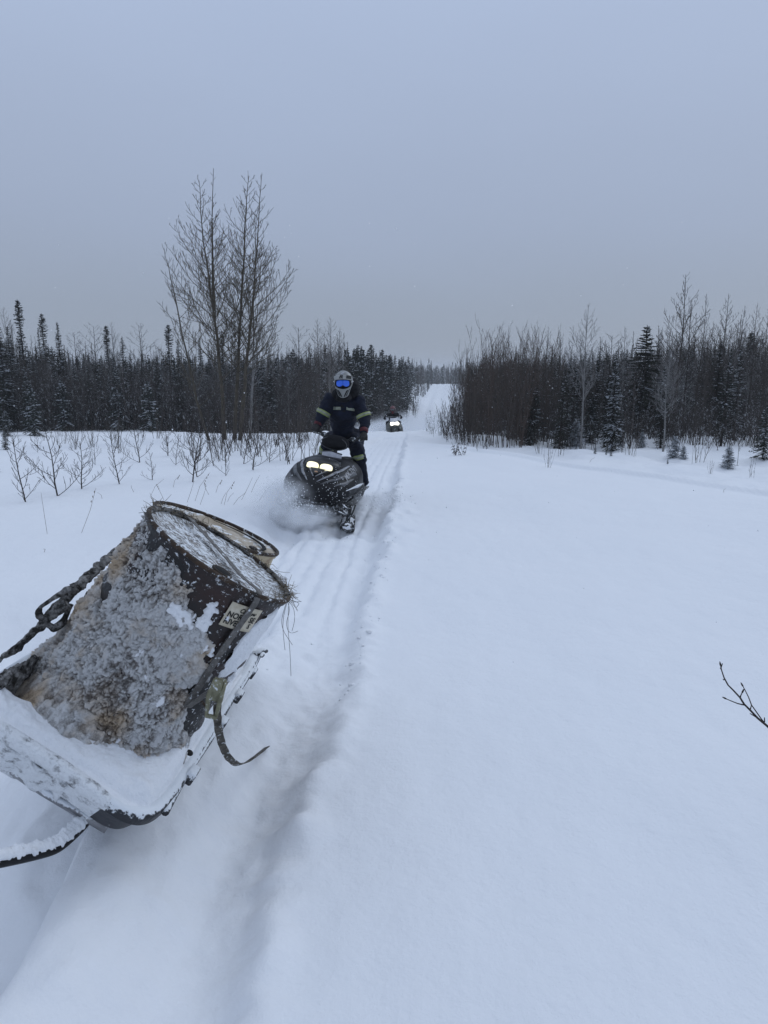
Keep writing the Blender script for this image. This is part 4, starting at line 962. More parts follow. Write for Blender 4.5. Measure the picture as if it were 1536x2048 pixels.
cov = cov - 1.5 * ss(fbm(cx_ * 8 + 31, cy_ * 8, cz_ * 8, 4), .34, .62) * ss(t_, .12, .3)
cov = cov - .75 * ss(.30 * fbm(cx_ * 22 + 9, cy_ * 22, cz_ * 22, 4) + .9 - cov, .62, 1.05) * ss(t_, .25, .6)
thk = np.clip(cov, 0, 1) ** .6 * (base_t + .0105 * lump_ + .008 * (f4 + big)) - .018 * (cov < .02) - .004
rr2 = DR + thk
Vc = np.stack([rr2 * np.cos(TH_), rr2 * np.sin(TH_), HH + .012 * fbm(cx_ * 30, cy_ * 30, cz_ * 30, 2) * (thk > 0)], -1)
idx = np.arange(na * nz_).reshape(nz_, na); Fc_ = np.stack([idx[:-1, :-1], idx[:-1, 1:], idx[1:, 1:], idx[1:, :-1]], -1).reshape(-1, 4)
ic = bpy.data.materials.new('dirty_ice_crust'); ic.use_nodes = True; t = ic.node_tree; b = t.nodes['Principled BSDF']; n = t.nodes.new; l = t.links.new
b.inputs['Roughness'].default_value = .75; b.inputs['Specular IOR Level'].default_value = .4
co = n('ShaderNodeTexCoord')
def nz(sc, det=6, rg=.6):
    q = n('ShaderNodeTexNoise'); q.inputs['Scale'].default_value = sc; q.inputs['Detail'].default_value = det; q.inputs['Roughness'].default_value = rg; l(co.outputs['Object'], q.inputs['Vector']); return q.outputs['Fac']
ra_ = n('ShaderNodeAttribute'); ra_.attribute_name = 'rime'
mm_ = n('ShaderNodeMath'); mm_.operation = 'MULTIPLY_ADD'; mm_.inputs[1].default_value = .78; l(nz(30, 11, .80), mm_.inputs[0]); m3_ = n('ShaderNodeMath'); m3_.operation = 'MULTIPLY'; m3_.inputs[1].default_value = .24; l(ra_.outputs['Fac'], m3_.inputs[0]); l(m3_.outputs[0], mm_.inputs[2])
r1 = n('ShaderNodeValToRGB'); l(mm_.outputs[0], r1.inputs[0]); el = r1.color_ramp.elements
el[0].position = .29; el[0].color = (.022, .021, .021, 1); el[1].position = .58; el[1].color = (.80, .80, .80, 1); q_ = el.new(.44); q_.color = (.27, .25, .235, 1)
r2 = n('ShaderNodeValToRGB'); l(nz(5.5, 5), r2.inputs[0]); r2.color_ramp.elements[0].position = .47; r2.color_ramp.elements[1].position = .66; r2.color_ramp.elements[0].color = (0, 0, 0, 1); r2.color_ramp.elements[1].color = (1, 1, 1, 1)
mz = n('ShaderNodeMix'); mz.data_type = 'RGBA'; mz.blend_type = 'MULTIPLY'; mz.inputs[7].default_value = (.80, .63, .45, 1); l(r2.outputs[0], mz.inputs[0]); l(r1.outputs[0], mz.inputs[6]); l(mz.outputs[2], b.inputs['Base Color'])
bb = n('ShaderNodeBump'); bb.inputs['Strength'].default_value = .9; bb.inputs['Distance'].default_value = .014; l(nz(150, 6, .8), bb.inputs['Height']); l(bb.outputs[0], b.inputs['Normal'])
oc = mk('ice_crust', Vc.reshape(-1, 3), Fc_, ic, d1, True, local=True)
at_ = oc.data.attributes.new('rime', 'FLOAT', 'POINT'); at_.data.foreach_set('value', np.clip(.12 + .62 * lump_ + .25 * big, 0, 1).astype(np.float32).ravel())
# crust skirt spreading on the sleigh floor round the drum foot
ra, qa = np.meshgrid(np.linspace(0, 1, 60), np.linspace(R(165), R(345), 320)); dd = np.degrees(qa)
w_ = np.interp(dd, [165, 200, 235, 262, 300, 320, 345], [.02, .05, .085, .075, .0, .0, .04]) + .012 * fbm(np.cos(qa) * 9, np.sin(qa) * 9, o=3)
rq = DR - .02 + ra * (w_ + .02); s_ = 1 - ra
lk = (1 - np.abs(vnoise(np.cos(qa) * rq * 30, np.sin(qa) * rq * 30, s_ * 3))) * .030 + .02 * np.abs(vnoise(np.cos(qa) * rq * 60, np.sin(qa) * rq * 60, s_ * 5))
zk = .145 - .09 * (1 - ss(dd, 195, 245)) + .17 * s_ ** .8 * np.interp(dd, [165, 200, 250, 290, 345], [.8, 1, 1, .4, .6]) + lk * (s_ > .02) - .05 * (s_ < .02)
idx = np.arange(ra.size).reshape(ra.shape); Fk = np.stack([idx[:-1, :-1], idx[:-1, 1:], idx[1:, 1:], idx[1:, :-1]], -1).reshape(-1, 4)
ok = mk('crust_foot', np.stack([rq * np.cos(qa), rq * np.sin(qa), zk], -1).reshape(-1, 3), Fk, ic, d1, True, local=True)
at_ = ok.data.attributes.new('rime', 'FLOAT', 'POINT'); at_.data.foreach_set('value', np.clip(.2 + lk * 14, 0, 1).astype(np.float32).ravel())
# white drift packed on the lee of the drum's right side
q1, q3 = np.meshgrid(np.linspace(-1, 1, 60), np.linspace(-1, 1, 90)); ang_ = R(-22) + q1 * R(13); zc_ = .69 + q3 * .13 + q1 * .05
m_ = np.clip(1 - (q1 ** 2 + q3 ** 4) + .25 * fbm(q1 * 3, q3 * 3, o=3), -.2, 1); rr3 = DR - .006 + .016 * np.sign(m_) * np.abs(m_) ** .4
idx = np.arange(q1.size).reshape(q1.shape); Fp = np.stack([idx[:-1, :-1], idx[:-1, 1:], idx[1:, 1:], idx[1:, :-1]], -1).reshape(-1, 4)
mk('packed_snow', np.stack([rr3 * np.cos(ang_), rr3 * np.sin(ang_), zc_], -1).reshape(-1, 3), Fp, M['snowpile'], d1, True, local=True)
# clots of snow on the bare side
qa, qz = np.meshgrid(np.linspace(R(268), R(352), 260), np.linspace(.22, DH - .02, 260)); X_, Y_, Z_ = np.cos(qa) * DR, np.sin(qa) * DR, qz
cv = fbm(X_ * 17 + 4, Y_ * 17, Z_ * 17, 4) + .25 * fbm(X_ * 70, Y_ * 70, Z_ * 70, 2); dq = np.degrees(qa)
cv = cv - .62 + .95 * np.exp(-(((dq - 291) / 7) ** 2 + ((Z_ - .70) / .045) ** 2)) + .35 * np.exp(-(((dq - 300) / 18) ** 2 + ((Z_ - .8) / .05) ** 2)) - .7 * np.exp(-(((dq - 313) / 14) ** 4 + ((Z_ - .77) / .08) ** 4)) + .3 * np.exp(-((dq - 345) / 5) ** 2)
cv = cv - .35 * ss(dq, 312, 325) * (1 - ss(dq, 338, 344))
rk = DR - .012 + .022 * np.clip(cv * 3 + .35, 0, 1) ** .6 + .004 * fbm(X_ * 60, Y_ * 60, Z_ * 60, 3) * (cv > 0)
idx = np.arange(qa.size).reshape(qa.shape); Fp = np.stack([idx[:-1, :-1], idx[:-1, 1:], idx[1:, 1:], idx[1:, :-1]], -1).reshape(-1, 4)
kp = (np.maximum.reduce([cv[:-1, :-1], cv[1:, :-1], cv[:-1, 1:], cv[1:, 1:]]) > -.1).reshape(-1)
mk('clinging_snow', np.stack([rk * np.cos(qa), rk * np.sin(qa), Z_], -1).reshape(-1, 3), Fp[kp], M['snowpile'], d1, True, local=True)
# paper sticker
TS = 313; ZS = .785
def stick(u, v, lift=.0025):   # u across (m), v up, turned a little
    c_, s_ = math.cos(R(3)), math.sin(R(3)); uu, vv = u * c_ - v * s_, u * s_ + v * c_
    return on1(TS + math.degrees(uu / DR), ZS + vv, DR - .003 + lift)
g = Geo(); g.grid(lambda a, b_: stick((a - .5) * .135, (b_ - .5) * .092, .004), 16, 8); lab_ = g.build('sticker', M['paper'], d1, local=True); solid(lab_, .0012, 1)
for body_, sz, u0, v0, sh in (('Cam', .027, -.030, .022, .3), ('per', .020, .028, .023, .3), ('NORT', .034, -.070, -.009, 0), ('SE', .034, .036, -.009, 0), ('RIVER', .034, -.070, -.039, 0), ('S', .030, .046, -.036, 0)):
    text_mesh(body_, sz, lambda u, v, u0=u0, v0=v0: stick((u0 + u * .92) * .87, (v0 + v) * .87, .0075), M['ink'], 'lettering', lab_, sh, .0009, local=True)
# webbing over the lid, down the right side to the ratchet
strap = thing('ratchet_strap', 'frozen ratchet strap over the black drum lid, loose tail hanging on the snow', 'strap', tuple(Lw(.33, -.15, .3)))
def band(pts, wdt, thk, across, name, m, par):
    pts = smooth_pts(pts, 60); V = []
    for i, p in enumerate(pts):
        a_ = across(i / 59.) if callable(across) else np.array(across); a_ = a_ / np.linalg.norm(a_)
        T = pts[min(i + 1, 59)] - pts[max(i - 1, 0)]; T /= np.linalg.norm(T); nn = np.cross(T, a_); nn /= np.linalg.norm(nn)
        w2 = wdt / 2 * (1 + .06 * math.sin(i * 1.3)); V += [p - a_ * w2 - nn * thk, p + a_ * w2 - nn * thk, p + a_ * w2 + nn * thk, p - a_ * w2 + nn * thk]
    Fb = [(i * 4 + j, i * 4 + (j + 1) % 4, i * 4 + 4 + (j + 1) % 4, i * 4 + 4 + j) for i in range(59) for j in range(4)] + [(0, 1, 2, 3), (239, 238, 237, 236)]
    return mk(name, V, Fb, m, par, False)
aS = R(-35); sdir = np.array([math.cos(aS), math.sin(aS), 0])
def L3(v): return Ld(*v)
c0 = [(-.20, .17, DH + .012), (0, 0 + .01, DH + .004), (.12, -.14, DH + .006), (.205, -.216, DH + .016), (.214, -.226, DH - .02), (.213, -.225, .74), (.213, -.225, .60)]
band([L3(v) for v in c0], .024, .0015, Rv * .73 + Fv * .68, 'webbing', M['strapgrey'], strap)
RB = P(437, 1385, 2.22); RB2 = P(420, 1440, 2.27)
band([L3((.213, -.226, .62)), L3((.222, -.233, .42)), P(445, 1365, 2.25), RB], .026, .002, Rv * .73 + Fv * .68, 'lower_webbing', M['strapgrey'], strap)
ge = G(534, 1494)[1]; ty = [2.20, 2.20, 2.24, 2.34, 2.42, 2.52, 2.62, 2.74, ge - .02]
band([P(a_, b_, y_) for (a_, b_), y_ in zip([(437, 1385), (434, 1420), (436, 1455), (444, 1490), (456, 1515), (474, 1530), (492, 1526), (512, 1512), (534, 1494)], ty)], .027, .002, np.array([1, .45, .15]), 'loose_tail', M['strap'], strap)
rat = Geo(); mid = P(432, 1395, 2.20)
ax = (P(442, 1362, 2.22) - P(424, 1432, 2.19)); ax /= np.linalg.norm(ax); sx = np.cross(ax, [0, 1, .2]); sx /= np.linalg.norm(sx)
for s_ in (-1, 1): rat.tube([mid + ax * .06 + sx * s_ * .018, mid + sx * s_ * .020 + np.array([0, -.018, .01]), mid - ax * .065 + sx * s_ * .016], [.006, .009, .006], 8)
rat.tube([mid + sx * .024, mid - sx * .024], .012, 10); rat.tube([mid + ax * .06 + sx * .02, mid + ax * .06 - sx * .02], .007, 8); rat.tube([mid - ax * .065 + sx * .02, mid - ax * .065 - sx * .02], .008, 8)
rat.box(mid + ax * .02 + np.array([0, -.012, .01]), (.03, .012, .07), Matrix((tuple(sx), tuple(np.cross(ax, sx)), tuple(ax))).transposed())
rat.build('ratchet', M['buckle'], strap)
g = Geo(); a0 = P(392, 1392, 2.31)
g.tube([P(372, 1385, 2.31), P(392, 1392, 2.30), P(412, 1412, 2.29)], .005, 6); g.tube([P(378, 1395, 2.31), P(420, 1340, 2.34), P(440, 1335, 2.35)], .006, 6); g.build('wire_hook', M['rust'], strap)
# second strap: thick, frozen, on the left with ratchet
s2 = thing('ratchet_strap', 'ice coated dark strap with ratchet stretched along the left of the black drum', 'strap', tuple(P(140, 1200, 2.6)))
def icy_rope(name, pts, rad, m, par, amp=.35, n_=160, k_=20, flat=1.0):
    q = smooth_pts(pts, n_); T = np.gradient(q, axis=0); T /= np.linalg.norm(T, axis=1)[:, None]; X = np.cross(T, [0, 1, 0.]); X /= np.linalg.norm(X, axis=1)[:, None]; Yq = np.cross(T, X); a = np.linspace(0, 2 * np.pi, k_, endpoint=False)
    rad = np.interp(np.linspace(0, 1, n_), np.linspace(0, 1, len(rad)), rad)[:, None]
    L_ = np.linalg.norm(np.diff(q, axis=0), axis=1).sum(); s_ = np.linspace(0, L_, n_)[:, None]
    rr_ = rad * (.85 + amp * 1.6 * np.abs(fbm(s_ / .03 + 0 * a, np.cos(a) * 1.1 + 0 * s_, np.sin(a) * 1.1 + 0 * s_, 4)))
    V = q[:, None] + (rr_ * np.cos(a))[..., None] * X[:, None] + flat * (rr_ * np.sin(a))[..., None] * Yq[:, None]
    idx = np.arange(n_ * k_).reshape(n_, k_); Fz = [tuple(v) for v in np.stack([idx[:-1], np.roll(idx, -1, 1)[:-1], np.roll(idx, -1, 1)[1:], idx[1:]], -1).reshape(-1, 4)]
    Fz += [tuple(range(k_)), tuple(range((n_ - 1) * k_, n_ * k_))[::-1]]
    return mk(name, V.reshape(-1, 3), Fz, m, par, True)
pa = [P(318, 1030, 2.78), P(284, 1060, 2.74), P(243, 1094, 2.66), P(196, 1136, 2.56), P(150, 1178, 2.46)]
icy_rope('webbing', pa, [.009, .012, .015, .016, .019], M['tubice'], s2, flat=.5)
icy_rope('lower_webbing', [P(152, 1176, 2.45), P(114, 1216, 2.40), P(80, 1254, 2.36), P(52, 1278, 2.33), P(30, 1296, 2.3), P(5, 1314, 2.28), P(-14, 1335, 2.26)], [.018, .017, .013, .011, .009, .007, .008], M['tubice'], s2)
icy_rope('hook', [P(48, 1281, 2.3), P(40, 1298, 2.3), P(22, 1306, 2.29), P(8, 1314, 2.28)], [.008, .008, .007, .006], M['tubice'], s2)
icy_rope('ratchet_frame', [P(150, 1176, 2.38), P(132, 1180, 2.37), P(104, 1198, 2.36), P(82, 1214, 2.35), P(76, 1226, 2.35), P(84, 1236, 2.35), P(96, 1240, 2.36)], [.014, .011, .006, .006, .012, .013, .010], M['tubice'], s2, amp=.25)
icy_rope('ratchet_frame', [P(140, 1208, 2.40), P(134, 1228, 2.39), P(124, 1246, 2.38), P(108, 1258, 2.38), P(98, 1250, 2.37), P(92, 1240, 2.37)], [.012, .009, .012, .012, .008, .008], M['tubice'], s2, amp=.25)
icy_rope('ratchet_spool', [P(92, 1240, 2.36), P(112, 1224, 2.37), P(134, 1206, 2.38)], [.014, .018, .014], M['tubice'], s2, amp=.25)
g = Geo(); g.box(P(188, 1185, 2.78), (.075, .05, .014), Euler((.2, -.35, .1)).to_matrix()); g.build('end_plate', M['rust'], s2)
# hay and twigs caught round the lid rim
T = Tubes()
for k in range(330):
    z_ = random.random()
    if z_ < .45: a = R(random.gauss(20, 24)); sp_ = 1
    elif z_ < .75: a = R(random.gauss(160, 26)); sp_ = .8
    else: a = R(U(40, 150)); sp_ = .7
    r_ = DR - abs(random.gauss(0, .016)) + .006; p = np.array([r_ * math.cos(a), r_ * math.sin(a), DH + U(-.006, .016)])
    d = np.array([U(-1, 1), U(-1, 1), U(-.3, .5)]); L = U(.015, .07) * sp_; d = unit(d)
    q = [p, p + d * L * .5 + [0, 0, U(-.004, .008)], p + d * L + [U(-.01, .01), U(-.01, .01), U(-.015, .01)]]
    T.add([Ld(*v) for v in q], [.0011, .0010, .0006], 3)
mk('caught_hay', *T.arr(), M['grass'], d1, True)['kind'] = 'stuff'
for a0, a1, sz in ((-8, 56, .008), (128, 200, .008), (74, 118, .005)):
    ar = np.radians(np.linspace(a0, a1, 30)); icy_rope('rim_debris', [Ld((DR - .008) * math.cos(q), (DR - .008) * math.sin(q), DH + .002) for q in ar], [.003, sz, sz * .6, sz, .003], M['tubice'], d1, amp=.7, n_=140, k_=12)
T = Tubes(); hd = [[(573, 1197), (582, 1222), (570, 1245), (578, 1270), (596, 1262)], [(575, 1200), (588, 1215), (590, 1240), (584, 1262)], [(576, 1200), (568, 1225), (565, 1255), (570, 1300)], [(578, 1205), (575, 1250), (580, 1300), (582, 1352)], [(573, 1204), (590, 1204), (603, 1203)], [(575, 1198), (600, 1206), (592, 1216)], [(300, 1030), (285, 1022), (283, 1015)], [(300, 1026), (288, 1024), (277, 1026)], [(574, 1200), (562, 1240), (566, 1262), (585, 1290)]]
for pl in hd: T.add(smooth_pts([P(a, b_, 2.52 if a > 400 else 2.6) for a, b_ in pl], 14), np.full(14, .0008), 4)
mk('hanging_grass', *T.arr(), M['bark_dark'], d1, True)

# ------------------------------------------------------------------ main snowmobile
SY = 9.15; SX = (650 - 768) / F * (SY * CT + .9 * ST) - .06; SZ = gz(SX, SY) + .03
smr = Matrix.Rotation(R(-11), 4, 'Z') @ Matrix.Rotation(R(9), 4, 'Y')
sled = thing('snowmobile', 'black snowmobile with lit yellow twin headlights ridden toward the camera through powder', 'snowmobile', (SX, SY, SZ + .02), smr)
# local: nose toward -Y, image right = +X
secs = [(-.86, .05, .46, .03, 2.2), (-.83, .17, .455, .09, 2.3), (-.76, .29, .46, .155, 2.4), (-.64, .38, .475, .215, 2.5), (-.48, .435, .50, .265, 2.5), (-.28, .46, .525, .30, 2.5), (-.05, .465, .545, .315, 2.5), (.18, .45, .555, .30, 2.5), (.38, .40, .56, .27, 2.6), (.52, .33, .57, .22, 2.6)]
SA = np.array(secs); SA[:, 3] *= .90; SA[:, 1] *= .99; SA[:, 2] += .012
def sec(y): return [np.interp(y, SA[:, 0], SA[:, i]) for i in (1, 2, 3, 4)]
def hp_(y, a, off=0):
    w_, zc, hz, e_ = sec(y); p = 2 / e_; c_, s_ = math.cos(a), math.sin(a)
    s2_ = math.copysign(abs(s_) ** p, s_); wq = w_ * (1 - .10 * max(0, s2_)) 
    return np.array([(wq + off) * math.copysign(abs(c_) ** p, c_), y, zc + (hz + off) * s2_ * (1 if s_ > 0 else .92)])
g = Geo(); ysec = np.linspace(-.86, .52, 56); nA = 72
Vs = [hp_(y, 2 * math.pi * i / nA) for y in ysec for i in range(nA)]; Fs_ = [(k * nA + i, k * nA + (i + 1) % nA, (k + 1) * nA + (i + 1) % nA, (k + 1) * nA + i) for k in range(55) for i in range(nA)] + [tuple(range(nA))[::-1], tuple(range(55 * nA, 56 * nA))]
hood = mk('hood', Vs, Fs_, M['gloss'], sled, True, local=True)
def htop(x, y, off=.004):
    w_, zc, hz, e_ = sec(y); q = min(.985, abs(x) / (w_ * .95)); z = zc + (hz + off) * (1 - q ** e_) ** (1 / e_); return np.array([x, y, z + off])
def ribbon(name, pl, wd, m, par, off=.004, fn=None, thk=.004):
    pl = np.array(pl, float); t_ = np.linspace(0, 1, len(pl)); n_ = 24; q = np.stack([np.interp(np.linspace(0, 1, n_), t_, pl[:, i]) for i in range(2)], 1)
    for _ in range(2): q[1:-1] = (q[:-2] + 2 * q[1:-1] + q[2:]) / 4
    wds = np.interp(np.linspace(0, 1, n_), np.linspace(0, 1, len(wd)), wd) if hasattr(wd, '__len__') else np.full(n_, wd)
    T = np.gradient(q, axis=0); T /= np.linalg.norm(T, axis=1)[:, None]; Nn = np.stack([-T[:, 1], T[:, 0]], 1); fn = fn or (lambda u, v: htop(u, v, off))
    V = []
    for i in range(n_):
        for k in (-1, 0, 1): a = q[i] + Nn[i] * wds[i] * .5 * k; V.append(fn(a[0], a[1]))
    Fr = [(i * 3 + j, i * 3 + j + 1, i * 3 + j + 4, i * 3 + j + 3) for i in range(n_ - 1) for j in (0, 1)]
    o = mk(name, V, Fr, m, par, True, local=True); solid(o, thk, 1); return o
for s_ in (-1, 1):
    ribbon('hood_graphic', [(s_ * .30, -.12), (s_ * .27, -.36), (s_ * .17, -.60), (s_ * .06, -.74)], [.014, .035, .03, .008], M['silver'], hood)
    ribbon('hood_graphic', [(s_ * .40, -.10), (s_ * .36, -.36), (s_ * .26, -.60), (s_ * .12, -.76)], [.02, .05, .04, .01], M['graph'], hood)
    ribbon('hood_graphic', [(s_ * .22, -.28), (s_ * .13, -.48), (s_ * .015, -.66)], [.012, .022, .014], M['silver'], hood)
    ribbon('hood_graphic', [(s_ * .42, -.25), (s_ * .38, -.50), (s_ * .28, -.68)], [.01, .03, .01], M['graph'], hood)
    ribbon('hood_vent', [(s_ * .20, -.40), (s_ * .10, -.58)], [.02, .05], M['hole_and_shade'], hood, off=.003)
# intake panel under the lamps
ribbon('intake_panel', [(0, -.52), (0, -.64)], [.20, .03], M['black'], hood, off=.012)
g = Geo(); g.ell(htop(0, -.605, .014), (.022, .015, .010)); g.build('badge', mat('orange_badge', (.45, .16, .05), (.6, .45, .3), .5, 90), hood, local=True)
# lamp housing and lenses
tl = Matrix.Rotation(R(-38), 4, 'X')
g = Geo(); g.ell((0, -.31, .765), (.225, .15, .085), nu=40, nv=24, e=.85); housing = g.build('headlight_housing', M['black'], sled, local=True)
g = Geo(); g.tube([(.215 * math.cos(a), -.315 + .155 * math.sin(a) - .0, .80 + .055 * abs(math.cos(a)) * 0 + .035 * math.sin(a)) for a in np.linspace(.15, math.pi - .15, 30)], .010, 8); g.build('housing_trim', M['graph'], housing, local=True)
for s_ in (-1, 1):
    g = Geo(); g.ell((s_ * .088, -.475, .765), (.080, .030, .052), nu=36, nv=20, e=.75, rot=Matrix.Rotation(R(s_ * 8), 4, 'Z') @ Matrix.Rotation(R(-14), 4, 'X')); hl = g.build('headlight', M['lamp'], housing, local=True)
    g = Geo(); g.ell((s_ * .080, -.494, .765), (.048, .014, .026), nu=24, nv=12); g.build('headlight', M['lampdim'], housing, local=True)
g = Geo()
for k in range(46):
    x = U(-.155, .155); z = .775 + U(-.036, .036); g.ell((x, -.508 + .02 * (abs(abs(x) - .083) / .083) + abs(z - .775) * .25, z - .01), (U(.001, .0024),) * 3, nu=5, nv=4)
g.build('lens_grime', mat('lens_grime', (.30, .22, .10), None, .9), housing, local=True)
# nose bumper, belly pan, inner dark bay
g = Geo(); g.tube([(-.34, -.42, .33), (-.26, -.72, .34), (0, -.86, .34), (.26, -.72, .34), (.34, -.42, .33)], .020, 10); g.tube([(-.30, -.5, .37), (-.22, -.76, .385), (0, -.88, .39), (.22, -.76, .385), (.30, -.5, .37)], .015, 10); g.build('front_bumper', M['rubber'], sled, local=True)
g = Geo(); g.ell((0, -.34, .30), (.34, .42, .14), nu=30, nv=16, e=.7); g.build('belly_pan', M['rubber'], sled, local=True)
# badge lettering on nose and side
bp = Geo(); bp.box((-.15, -.842, .395), (.26, .012, .055), Matrix.Rotation(R(-20), 4, 'Z') @ Matrix.Rotation(R(12), 4, 'X')); 
def sur_front(u, v):
    x = -.27 + u; y0 = np.interp(abs(x), [0, .05, .17, .29, .38], [-.885, -.872, -.845, -.775, -.655]) - .012; return np.array([x, y0, .375 + v])
g = Geo(); g.grid(lambda a, b_: sur_front(-.03 + a * .32, -.018 + b_ * .062) + np.array([0, .004, 0]), 24, 4); pl_ = g.build('name_plate', M['graph'], sled, local=True); solid(pl_, .004)
text_mesh('ski-doo', .072, lambda u, v: sur_front(u * .95, v * .75), M['silver'], 'lettering', pl_, .35, .001)
def sur_side(u, v, off=.006): return hp_(-.40 + u, R(26) + v / .40, off)
text_mesh('TNT', .085, lambda u, v: htop(.385 - v * 1.0, -.27 + u * 1.5, .007), M['silver'], 'lettering', hood, .2, .002)
text_mesh('MX', .075, lambda u, v: htop(.375 - v * 1.0, -.47 + u * 1.5, .007), M['silver'], 'lettering', hood, .2, .002)
for s_ in (1, -1):
    a0, a1 = (R(8), R(-4)) if s_ > 0 else (math.pi - R(8), math.pi + R(4))
    ribbon('snow_streak', [(-.55, a0), (-.2, (a0 + a1) / 2), (.2, a1)], [.03, .08, .03], M['snowpile'], hood, fn=lambda u, v: hp_(u, v, .004))
    ribbon('side_crease', [(-.60, a0 - .3 * s_), (-.1, a0 - .38 * s_), (.35, a0 - .3 * s_)], [.02, .04, .02], M['graph'], hood, fn=lambda u, v: hp_(u, v, .004))
g = Geo()
for k in range(80):
    y = U(-.84, -.1); a = U(-.5, math.pi + .5); s_ = U(.0015, .004) if k % 9 else U(.005, .009); g.ell(hp_(y, a, .001), (s_ * 1.4, s_, s_ * .7), nu=6, nv=4)
for k in range(120):
    x = U(-.3, .42); g.ell((x, -.76 + abs(x) * .35 - U(0, .02), U(.12, .40)), (U(.0015, .0045),) * 3, nu=6, nv=4)
g.build('snow_specks', M['snowpile'], hood, local=True)
# side panels, tunnel, seat, boards, track
g = Geo(); g.box((0, .88, .42), (.34, 1.15, .22)); g.build('tunnel', M['black'], sled, local=True)
g = Geo(); g.ell((0, .85, .60), (.16, .50, .12), nu=24, nv=14, e=.7); g.build('seat', M['suitblack'], sled, local=True)
for s_ in (-1, 1):
    g = Geo(); g.box((s_ * .25, .75, .30), (.17, 1.0, .025)); g.build('running_board', M['rubber'], sled, local=True)
    g = Geo(); g.grid(lambda a, b_: hp_(-.30 + a * .7, (-R(12) - b_ * R(45)) if s_ > 0 else (math.pi + R(12) + b_ * R(45)), .010), 16, 10); o = g.build('side_panel', M['black'], sled, local=True); solid(o, .006)
    # suspension and ski
    g = Geo(); ex = .46 * s_
    for (p0, p1) in (((.16 * s_, -.52, .32), (ex, -.46, .20)), ((.16 * s_, -.22, .32), (ex, -.42, .20)), ((.18 * s_, -.40, .42), (ex, -.44, .28))): g.tube([p0, p1], .013, 8)
    sus = g.build('suspension_arm', M['metal'], sled, local=True)
    g = Geo(); g.tube([(ex, -.42, .34), (ex, -.46, .24), (ex, -.50, .15)], [.020, .024, .03], 10); g.box((ex, -.52, .135), (.05, .14, .07)); g.tube([(ex + .05 * s_, -.40, .36), (ex + .03 * s_, -.46, .22)], .012, 8); g.build('spindle', M['rubber'], sled, local=True)
    V = []; yk = np.linspace(-.86, .15, 40)
    for y in yk:
        up_ = .0 + .16 * max(0, (-y - .64) / .28) ** 1.7; wk = .095 * (1 - .55 * max(0, (-y - .76) / .16) ** 2)
        for (qx, qz) in ((-1, .028), (-.9, .034), (-.55, .012), (-.2, .018), (0, .03), (.2, .018), (.55, .012), (.9, .034), (1, .028), (.9, .0), (.2, -.012), (0, -.028), (-.2, -.012), (-.9, .0)): V.append((ex + qx * wk + (-y - .46) * .22, y, .075 + up_ + qz))
    nK = 14; Fk_ = [(k * nK + i, k * nK + (i + 1) % nK, (k + 1) * nK + (i + 1) % nK, (k + 1) * nK + i) for k in range(39) for i in range(nK)] + [tuple(range(nK))[::-1], tuple(range(39 * nK, 40 * nK))]
    ski = mk('ski', V, Fk_, M['rubber'], sled, True, local=True)
    g = Geo(); g.tube([(ex + .03, -.88, .20), (ex + .05, -.80, .23), (ex + .05, -.70, .19), (ex + .02, -.60, .11)], .009, 8); g.tube([(ex + .15, -.88, .20), (ex + .12, -.80, .23), (ex + .08, -.70, .19)], .009, 8); g.build('ski_handle', M['rubber'], ski, local=True)
    g = Geo()
    for k in range(14): y = -.82 + k * .05; g.ell((ex + U(-.02, .02) + (-y - .46) * .22, y, .11 + .14 * max(0, (-y - .64) / .28) ** 1.7), (.075, .05, .022 + U(0, .012)), nu=12, nv=8)
    organic('ski_snow', g, M['snowpile'], ski, .010, 2, .008, 30, local=True)
    # handguard side antenna like lever
g = Geo(); tr_ = [(0 , y, z) for y, z in ((.2, .12), (.35, .05), (.6, .03), (1.2, .03), (1.6, .06), (1.78, .2), (1.7, .34), (1.5, .38), (.5, .34), (.25, .25))]
trk = Geo(); a_ = np.array(tr_ + tr_[:1]); V = []
for p in a_:
    for x in (-.19, .19): V.append((x, p[1], p[2]))
Ftr = [(2 * i, 2 * i + 1, 2 * i + 3, 2 * i + 2) for i in range(len(a_) - 1)]; o = mk('drive_track', V, Ftr, M['rubber'], sled, False, local=True); solid(o, .02, 0)
# steering: post, bars, bag, windshield
g = Geo(); g.tube([(0, .20, .78), (0, .26, 1.02)], .028, 10); g.build('steering_post', M['black'], sled, local=True)
HB = [(-.37, .36, 1.12), (-.30, .33, 1.105), (-.17, .30, 1.08), (-.10, .27, 1.03), (.10, .27, 1.03), (.17, .30, 1.08), (.30, .33, 1.105), (.37, .36, 1.12)]
g = Geo(); g.tube(HB, .013, 10); hb = g.build('handlebar', M['black'], sled, local=True)
for s_ in (-1, 1):
    g = Geo(); g.tube([(s_ * .38, .362, 1.122), (s_ * .25, .32, 1.10)], .019, 12); g.build('grip', M['rubber'], hb, local=True)
    g = Geo(); g.ell((s_ * .20, .27, 1.08), (.045, .035, .035)); g.tube([(s_ * .22, .25, 1.08), (s_ * .34, .24, 1.085)], .008, 6); g.build('control_lever', M['rubber'], hb, local=True)
g = Geo(); g.ell((0, .17, 1.015), (.185, .10, .095), nu=30, nv=18, e=.85, rot=Matrix.Rotation(R(-18), 4, 'X')); bag = g.build('handlebar_bag', M['suitblack'], sled, local=True)
g = Geo(); g.tube([(.178 * math.cos(a), .10 - .02 * math.cos(2 * a), 1.005 + .085 * math.sin(a)) for a in np.linspace(0, 2 * math.pi, 41)], .0055, 6, cap=False); g.build('piping', M['graph'], bag, local=True)
